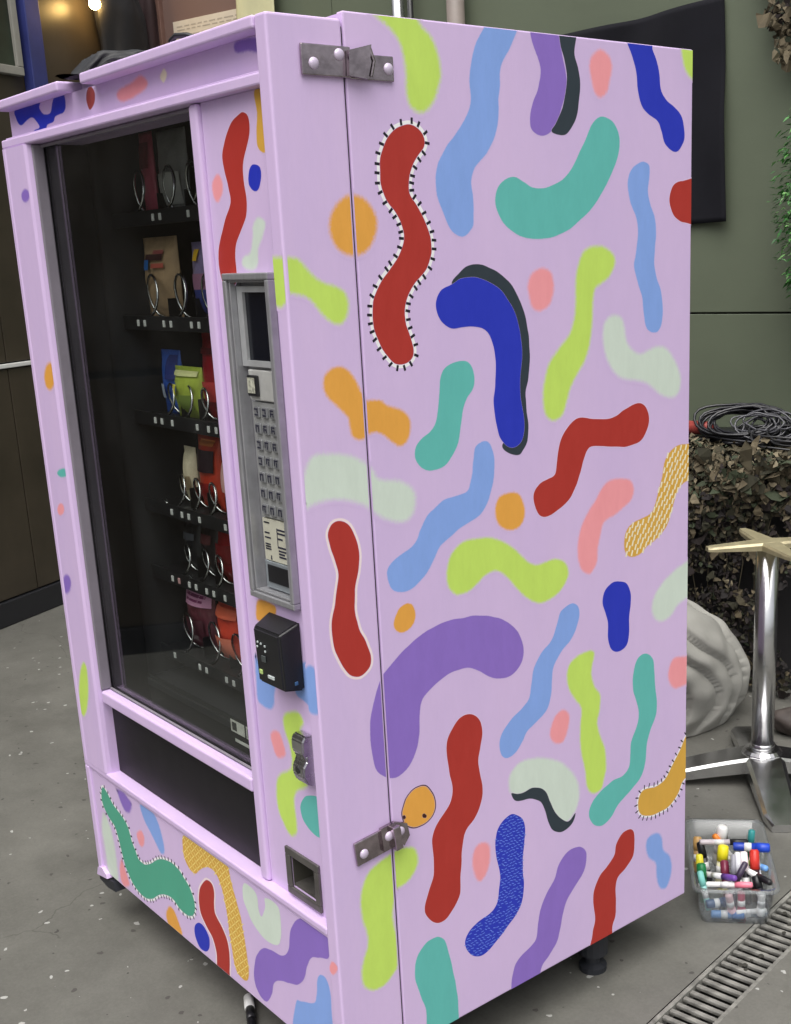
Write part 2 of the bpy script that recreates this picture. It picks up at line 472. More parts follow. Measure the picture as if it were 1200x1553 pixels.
for i in range(26):       # muck caked on the bars
    p = Vector((rnd.gauss(.15, .12) if i % 2 else rnd.uniform(LX0, LX1), rnd.gauss(0, .02), -0.004))
    r = bmesh.ops.create_icosphere(db, subdivisions=2, radius=rnd.uniform(.003, .007))
    for v in r['verts']: v.co = Vector((v.co.x * 1.2, v.co.y * .9, v.co.z * .3)) * (1 + .4 * noise.noise(v.co * 300)) + p
g = obj('grit', db, mat('wet_grit', (0.03, 0.028, 0.022), rough=0.8), gr); g['kind'] = 'stuff'

# walls -------------------------------------------------------------------
L0 = Vector((-3.6, 0.66, 0)); RZL = math.atan2(0.89, -0.45)
G0 = Vector((-1.264, 2.727, 0)); RZG = math.atan2(0.24, 0.97)
ML = Matrix.Translation(L0) @ Matrix.Rotation(RZL, 4, 'Z')
MG = Matrix.Translation(G0) @ Matrix.Rotation(RZG, 4, 'Z')
def LW(x, y, z): return ML @ Vector((x, y, z))     # left wall: x along it, -y into the room
def GW(x, y, z): return MG @ Vector((x, y, z))     # green wall likewise

M_BROWN = mat('dark_brown_panel', (0.052, 0.041, 0.028), rough=0.38, var=0.3, vscale=2.5, bump=0.06, bscale=30)
M_GREEN = mat('sage_green_paint', lin((104, 113, 93), 0.82), rough=0.62, var=0.09, vscale=1.6, bump=0.2, bscale=45)
M_JOINT = mat('dark_joint', (0.02, 0.02, 0.018), rough=0.8)
lw = empty('wall', L0, RZL, 'dark brown panelled wall with a thin white rail left of the vending machine', 'wall')
obj('backing', bbox(-7, 1.47, 0.012, 0.12, 0, 3.4), M_JOINT, lw)
x = -7.0
while x < 1.4:
    x1 = min(x + 1.21, 1.47)
    obj('wall_panel', bbox(x + .003, x1 - .003, 0, 0.014, 0.115, 1.088, 0.002), M_BROWN, lw)
    obj('wall_panel', bbox(x + .003, x1 - .003, 0, 0.014, 1.118, 3.4, 0.002), M_BROWN, lw)
    x += 1.21
obj('rail', bbox(-0.62, 1.46, -0.012, 0.013, 1.094, 1.112, 0.003), mat('white_rail', (0.75, 0.75, 0.73), rough=0.35), lw)
obj('skirting', bbox(-7, 1.46, -0.014, 0.013, 0.001, 0.108, 0.004), mat('dark_skirting', (0.018, 0.018, 0.022), rough=0.45), lw)

gw = empty('wall', G0, RZG, 'sage green boarded wall with one level joint behind the vending machine', 'wall')
obj('backing', bbox(-3.08, 5, 0.014, 0.12, 0, 3.4), M_JOINT, gw)
for x0, x1 in ((-3.08, -1.9), (-1.9, 0.45), (0.45, 2.85), (2.85, 5)):
    for z0, z1 in ((0.0, 1.2335), (1.2395, 3.4)):
        obj('wall_panel', bbox(x0 + .0015, x1 - .0015, 0, 0.016, z0 + .001, z1, 0.002), M_GREEN, gw)

# ================================================================ VENDING MACHINE
W = 1.034; ZB = 0.12; ZT = 1.83; ZD = 1.819; YC = 0.128; YR = 0.898
vm = empty('vending_machine', (0, 0, 0), 0, 'tall lilac vending machine painted all over with bright squiggles', 'vending machine')

# cabinet
side = obj('side_panel', bbox(-0.016, 0, YC, YR, ZB, ZT, 0.0025), M_LIL, vm)
bm = bmesh.new()
box(bm, -W, -W + 0.016, YC, YR, ZB, ZT - 0.001, 0.002)
box(bm, -W + 0.0165, -0.0165, YC + 0.002, YR - 0.0165, ZT - 0.018, ZT - 0.002)
box(bm, -W + 0.0165, -0.0165, YR - 0.016, YR - 0.001, ZB + 0.001, ZT - 0.003)
obj('cabinet_shell', bm, M_LIL, vm)
obj('base_tray', bbox(-W + 0.017, -0.017, YC + 0.01, YR - 0.017, ZB + 0.002, ZB + 0.02), M_DARK, vm)
bm = bmesh.new()     # dark interior
box(bm, -0.925, -0.915, 0.121, 0.76, 0.60, 1.80)
box(bm, -0.255, -0.245, 0.121, 0.76, 0.60, 1.80)
box(bm, -0.9145, -0.256, 0.75, 0.76, 0.60, 1.80)
box(bm, -0.9145, -0.256, 0.121, 0.749, 1.79, 1.80)
box(bm, -0.9145, -0.256, 0.121, 0.749, 0.585, 0.60)
obj('interior_liner', bm, M_DARK, vm)
obj('door_gasket', grid_panel(-W + 0.02, -0.004, ZB + 0.01, ZD - 0.01, [(-.912, -.26, .61, 1.785)], 0.1254, 0.1276), mat('black_seal', (0.01, 0.01, 0.011), rough=0.8), vm)

# door frame
dside = obj('door_side', bbox(-0.03, 0, 0, 0.1252, ZB, ZD, 0.004, 3), M_LILB, vm)
rail_prof = [(-W, .0335), (-W, .006), (-W + .006, 0), (-1.018, 0), (-1.014, .003), (-1.010, 0), (-.916, .0), (-.909, .004), (-.906, .012), (-.905, .034)]
lrail = obj('left_rail', prism(bmesh.new(), rail_prof, 0.402, 1.729), M_LILB, vm)
obj('top_lip', bbox(-0.615, -0.0302, -0.003, 0.12, 1.801, ZD, 0.004, 3), M_LILB, vm)
obj('top_lip', bbox(-W, -0.715, -0.003, 0.12, 1.801, ZD, 0.004, 3), M_LILB, vm)
obj('top_bridge', bbox(-0.714, -0.616, 0.045, 0.119, 1.8015, ZD - 0.002), M_LILB, vm)
fasc = obj('top_fascia', bbox(-W + .001, -0.0302, 0.026, 0.12, 1.7465, 1.8008), M_LILB, vm)
obj('fascia_trim', bbox(-W, -0.0302, 0.002, 0.12, 1.7295, 1.7463, 0.003), M_LILB, vm)
obj('fascia_bead', bbox(-W + .001, -0.0303, 0.012, 0.027, 1.7467, 1.7505, 0.001), M_LILB, vm)
KX0, KX1, KZ0, KZ1 = -0.184, -0.070, 0.966, 1.466
CX0, CX1, CZ0, CZ1 = -0.158, -0.080, 0.425, 0.487
cpan = obj('control_panel', grid_panel(-0.2355, -0.0305, 0.4025, 1.729, [(KX0, KX1, KZ0, KZ1), (CX0, CX1, CZ0, CZ1)], 0.02, 0.06), M_LILB, vm)
obj('panel_light_stop', bbox(-0.244, -0.031, 0.0605, 0.118, 0.40, 1.729), M_DARK, vm)  # unseen box added behind the panel to keep light out
obj('window_post', bbox(-0.262, -0.236, 0.011, 0.06, 0.4025, 1.729, 0.006, 3), M_LILB, vm)
obj('middle_rail', bbox(-0.9045, -0.2622, 0.010, 0.0335, 0.571, 0.599, 0.005, 3), M_LILB, vm)
obj('ledge', bbox(-W, -0.0303, 0.001, 0.12, 0.388, 0.402, 0.003, 2), M_LILB, vm)
obj('ledge_bead', bbox(-W + .0225, -0.0304, 0.004, 0.03, 0.3815, 0.3878, 0.002), M_LILB, vm)
kick = obj('kick_panel', bbox(-W, -0.0303, 0.006, 0.118, ZB, 0.3812, 0.003), M_LIL, vm)
obj('kick_edge', bbox(-W - .0005, -W + .022, 0.001, 0.02, ZB - .004, 0.3878, 0.004, 3), M_LILB, vm)

obj('door_inner_frame', bbox(-W + .002, -.9052, .0345, .1252, .4, 1.73), mat('black_inner_frame', (.006, .006, .007), rough=.7, spec=.2), vm)
# window
glass = obj('window_glass', bbox(-0.9035, -0.2625, 0.0345, 0.0375, 0.600, 1.728), M_GLASS, vm)
bm = bmesh.new()
box(bm, -0.9048, -0.898, 0.010, 0.034, 0.6005, 1.7285, 0.003)
box(bm, -0.8975, -0.263, 0.026, 0.034, 1.722, 1.7285, 0.003)
box(bm, -0.8975, -0.263, 0.028, 0.034, 0.6005, 0.604, 0.002)
obj('window_gasket', bm, M_GASKET, vm)
st = mat('worn_white_sticker', (0.55, 0.55, 0.5), rough=0.6, var=0.2, vscale=60)
for x0, x1, z0 in ((-0.372, -0.322, 0.652), (-0.316, -0.268, 0.652)):
    s_ = obj('sticker', bbox(x0, x1, 0.0386, 0.0392, z0, z0 + 0.024), st, glass)
    obj('sticker_print', bbox(x0 + .006, x0 + .022, 0.0379, 0.03855, z0 + .004, z0 + .02), mat('dark_print', (0.03, 0.03, 0.03), rough=0.7), glass)
obj('sticker', bbox(-0.36, -0.266, 0.0386, 0.0392, 0.634, 0.640), st, glass)

# delivery flap
bm = bbox(-0.9042, -0.2624, 0.030, 0.036, 0.4025, 0.5705, 0.002)
obj('delivery_flap', bm, M_FLAP, vm)

# keypad housing --------------------------------------------------------
bm = bmesh.new()
RX0, RX1, RZ0, RZ1 = -0.196, -0.060, 0.955, 1.476
def ring(bm, x0, x1, z0, z1, w, y0, y1, bev=0.002):
    box(bm, x0, x1, y0, y1, z1 - w, z1, bev); box(bm, x0, x1, y0, y1, z0, z0 + w, bev)
    box(bm, x0, x0 + w, y0, y1, z0 + w, z1 - w, bev); box(bm, x1 - w, x1, y0, y1, z0 + w, z1 - w, bev)
ring(bm, RX0, RX1, RZ0, RZ1, 0.0105, 0.006, 0.0198)
ring(bm, KX0 + .0005, KX1 - .0005, KZ0 + .0005, KZ1 - .0005, 0.0035, 0.0105, 0.031, 0.001)
box(bm, KX0 + .001, KX1 - .001, 0.031, 0.037, KZ0 + .001, KZ1 - .001)
bez = obj('keypad_housing', bm, M_BRUSH, vm)
FX0, FX1 = KX0 + .005, KX1 - .005
scr = obj('display_frame', grid_panel(FX0, FX1, 1.334, 1.456, [(FX0 + .016, FX1 - .006, 1.343, 1.447)], 0.0210, 0.0305), mat('pale_silver', (0.45, 0.46, 0.47), rough=0.4, metal=0.3, var=0.1, vscale=40), bez)
obj('display', bbox(FX0 + .0155, FX1 - .0055, 0.0260, 0.0300, 1.342, 1.448), mat('dark_display', (0.006, 0.007, 0.012), rough=0.12, spec=0.6), bez)
obj('validator_plate', bbox(FX0 + .012, FX1, 0.0220, 0.0305, 1.281, 1.329, 0.002), mat('satin_silver', (0.60, 0.60, 0.58), rough=0.35, metal=0.35, var=0.1, vscale=40), bez)
obj('card_button', bbox(FX0 + .016, FX0 + .045, 0.0160, 0.0218, 1.288, 1.321, 0.002), M_BLACK, bez)
obj('card_icon', bbox(FX0 + .019, FX0 + .040, 0.0152, 0.0159, 1.293, 1.317), mat('pale_icon', (0.42, 0.42, 0.34), rough=0.6, var=0.6, vscale=180), bez)
obj('keypad_plate', bbox(FX0 + .012, FX1, 0.0250, 0.0305, 1.092, 1.278, 0.001), mat('grey_keypad', (0.38, 0.385, 0.38), rough=0.45, metal=0.4, var=0.1, vscale=60), bez)
key = obj('key', bbox(-0.0078, 0.0078, -0.004, 0, -0.0085, 0.0085, 0.0015), mat('key_steel', (0.42, 0.43, 0.45), rough=0.3, metal=0.7, var=0.1, vscale=90), bez, loc=(0, 0, -5))
M_LEG = mat('key_legend', (0.0200, 0.0200, 0.04), rough=0.6)
legends = []
for sh in (((-.006, -.0035, -.003, .006), (-.003, .005, .0035, .006), (.0005, .003, -.005, .002)),
           ((-.006, .004, .0035, .0058), (-.006, -.0035, -.005, .003), (-.003, .004, -.0015, .0008), (.002, .0042, -.005, -.002)),
           ((-.005, .005, .0035, .0058), (.0025, .005, -.002, .003), (-.005, .005, -.0055, -.0032)),
           ((-.0055, -.003, -.0055, .0055), (-.0025, .005, .003, .0055), (.0025, .005, -.0055, .0025))):
    q_ = bmesh.new()
    for x0_, x1_, z0_, z1_ in sh: box(q_, x0_, x1_, -.0046, -.0041, z0_, z1_)
    legends.append(q_)
leg_src = {}
first = True
for r_ in range(7):
    for c_ in range(3):
        p = (FX0 + .029 + c_ * 0.0238, 0.0248, 1.263 - r_ * 0.0262)
        if first: key.location = p; first = False
        else: inst(key, bez, p)
        k_ = rnd.randrange(4)
        if k_ in leg_src: inst(leg_src[k_], bez, p)
        else: leg_src[k_] = obj('key_print', legends[k_], M_LEG, bez, loc=p); leg_src[k_]['kind'] = 'stuff'
M_LBL = mat('instruction_label', (0.50, 0.49, 0.40), rough=0.5, var=0.08, vscale=30)
obj('instruction_label', bbox(FX0 + .012, FX1, 0.0252, 0.0305, 1.020, 1.0895), M_LBL, bez)
pb = bmesh.new()
for z in (1.083, 1.066, 1.058, 1.047, 1.043, 1.039):
    for xa in (0.016, 0.026, 0.0210):
        box(pb, FX0 + xa, FX0 + xa + rnd.uniform(.005, .009), 0.0246, 0.0251, z - .0012, z + .0012)
for z in (1.075, 1.069, 1.060, 1.046, 1.040, 1.035, 1.03):
    box(pb, FX0 + .056, FX0 + .056 + rnd.uniform(.014, .03), 0.0246, 0.0251, z - .0014, z + .0014)
box(pb, FX0 + .054, FX0 + .0555, 0.0246, 0.0251, 1.044, 1.077)
obj('label_print', pb, M_LEG, bez)['kind'] = 'stuff'
obj('slot_plate', bbox(FX0 + .012, FX1, 0.0230, 0.0305, 0.9725, 1.0185, 0.001), mat('blue_grey_plate', (0.36, 0.40, 0.43), rough=0.35, metal=0.5, var=0.1, vscale=40), bez)
obj('bill_slot', bbox(FX0 + .022, FX1 - .003, 0.0215, 0.0229, 0.984, 1.013), M_BLACK, bez)
for xx in (FX0 + .03, FX1 - .018):
    obj('arrow_mark', bbox(xx, xx + .003, 0.0246, 0.0251, 1.0215, 1.0285), M_LEG, bez)

# card reader -----------------------------------------------------------
bm = bmesh.new()
v = [bm.verts.new(p) for p in ((-.160, .0195, .816), (-.066, .0195, .816), (-.066, .0195, .934), (-.160, .0195, .934),
                               (-.150, -.018, .822), (-.070, -.018, .822), (-.070, -.021, .918), (-.150, -.021, .918))]
for f in ((0, 1, 2, 3), (5, 4, 7, 6), (1, 5, 6, 2), (4, 0, 3, 7), (3, 2, 6, 7), (0, 4, 5, 1)):
    bm.faces.new([v[i] for i in f])
bmesh.ops.recalc_face_normals(bm, faces=bm.faces[:])
bmesh.ops.bevel(bm, geom=bm.edges[:], offset=0.004, segments=3, affect='EDGES')
rd = obj('card_reader', bm, M_BLACK, vm)
lt = mat('reader_lights', (0.5, 0.55, 0.55), rough=0.4)
for i, (x_, z_) in enumerate(((-.136, .894), (-.126, .893), (-.114, .891), (-.138, .886), (-.114, .882))):
    obj('reader_light', bbox(x_ - .0017, x_ + .0017, -.0226, -.0205, z_ - .0017, z_ + .0017, .0006), lt, rd)
obj('reader_symbol', bbox(-.128, -.116, -.0222, -.0195, .862, .873, .001), mat('reader_symbol', (0.06, 0.07, 0.07), rough=.5), rd)
obj('reader_mark', bbox(-.141, -.132, -.0206, -.018, .838, .846, .001), mat('lime_mark', (0.45, 0.6, 0.2), rough=.5), rd)
obj('reader_mark', bbox(-.115, -.096, -.0206, -.018, .836, .842, .001), lt, rd)
obj('reader_plug', bbox(-.0665, -.0645, .0, .006, .830, .836, .0005), mat('blue_plug', (0.05, 0.12, 0.25), rough=.5), rd)

# lock handle -----------------------------------------------------------
prof = [(.0195, .742), (.002, .744), (-.004, .735), (-.004, .715), (.002, .706), (.001, .698), (-.005, .69), (-.006, .675), (.0, .66), (.0195, .648)]
hb = prism(bmesh.new(), prof, -.087, -.052, 'x')
bmesh.ops.bevel(hb, geom=hb.edges[:], offset=0.0025, segments=2, affect='EDGES')
hd = obj('lock_handle', hb, M_STEEL, vm)
lb = bmesh.new()
tube(lb, [(-.070, -.0065, .683), (-.070, -.002, .683)], .0065, 14)
obj('keyhole', lb, M_DARK, hd)

# coin return -----------------------------------------------------------
bm = bmesh.new()
ring(bm, -0.172, -0.066, 0.409, 0.500, 0.0145, 0.014, 0.0198, 0.002)
M_COIN = mat('coin_cup_steel', (0.17, 0.16, 0.15), rough=0.45, metal=0.7, var=0.2, vscale=30)
cr = obj('coin_return', bm, M_COIN, vm)
bm = bmesh.new()
box(bm, CX0 + .0005, CX1 - .0005, 0.058, 0.0602, CZ0, CZ1)
for a_ in ((CX0 + .0003, CX0 + .003, CZ0 + .0003, CZ1 - .0003), (CX1 - .003, CX1 - .0003, CZ0 + .0003, CZ1 - .0003), (CX0 + .003, CX1 - .003, CZ1 - .003, CZ1 - .0003)):
    box(bm, a_[0], a_[1], 0.0202, 0.0578, a_[2], a_[3])
obj('coin_cup', bm, mat('cup_inside', (0.075, 0.07, 0.058), rough=.55, metal=.3), cr)
bm = bmesh.new()
box(bm, CX0 + .001, CX1 - .001, 0.0205, 0.057, CZ0 + .0005, CZ0 + .006)
obj('coin_lip', bm, M_COIN, cr)

# hasp latches across the seam -----------------------------------------
def latch(zc, tilt, variant):
    bm = bmesh.new()
    t_ = empty('latch', (0.001, 0.128, zc)); t_.parent = vm
    t_.rotation_euler = (tilt, 0, 0)
    if variant == 0:
        box(bm, 0, .005, -.078, .006, -.020, .022, .002)
        box(bm, 0, .004, .004, .083, -.021, .014, .0015)
        # folded knuckle
        prism(bm, [(-.004, -.018), (.03, -.021), (.038, .026), (-.002, .016)], .006, .013, 'x')
        tube(bm, [(.010, .036, -.017), (.012, .041, .004), (.010, .035, .024)], .003, 8)
        bolts = ((.005, -.058, -.004), (.005, -.014, .010), (.004, .073, -.004))
    else:
        box(bm, 0, .005, -.082, .0, -.024, .020, .002)
        box(bm, .0, .022, -.012, .003, -.022, .022, .002)
        prism(bm, [(-.03, -.018), (-.03, .026), (.0, .026), (.024, .012), (.026, -.012), (.012, -.026), (.004, -.014)], .005, .011, 'x')
        bolts = ((.011, .008, .004), (.005, -.066, -.006), (.011, -.016, .006))
    pl = obj('hasp_plate', bm, M_GUN, t_)
    for b_ in bolts:
        q = bmesh.new()
        bmesh.ops.create_uvsphere(q, u_segments=14, v_segments=8, radius=.0085)
        for v_ in q.verts: v_.co.x *= .55
        obj('bolt', q, mat('lilac_bolt', lin((205, 192, 214)), rough=.35, metal=.2), t_, True, b_)
    return t_
latch(1.760, 0.0, 0)
latch(0.546, 0.10, 1)

# legs and levelling feet ---------------------------------------------------
def leg(x_, y_):
    bm = bmesh.new()
    lathe(bm, [(.030, 0), (.030, .012), (.016, .018), (.015, .04), (.033, .042), (.033, ZB + .001)], 16, (x_, y_, 0))
    box(bm, x_ - .045, x_ + .04, y_ - .055, y_ + .055, ZB - .022, ZB + .0015, .002)
    obj('levelling_leg', bm, M_RUBBER, vm)
for x_, y_ in ((-0.07, 0.68), (-0.09, 0.20), (-0.95, 0.68), (-0.94, 0.22)):
    leg(x_, y_)
obj('foot_flange', prism(bmesh.new(), [(-W - .004, ZB - .016), (-W + .055, ZB - .006), (-W + .05, ZB + .004), (-W + .03, ZB + .014), (-W + .006, ZB + .006)], -.003, .05, 'y'), M_LILB, vm)
obj('foot_bracket', prism(bmesh.new(), [(-W - .003, ZB - .030), (-W + .04, ZB - .036), (-W + .085, ZB - .03), (-W + .075, ZB - .008), (-W - .002, ZB - .017)], .002, .055, 'y'), M_RUBBER, vm)
obj('shadow_block', bbox(-W + .08, -.125, .12, YR - .08, .010, ZB + .001), M_DARK, vm)  # dark block added under the machine to deepen its contact shadow

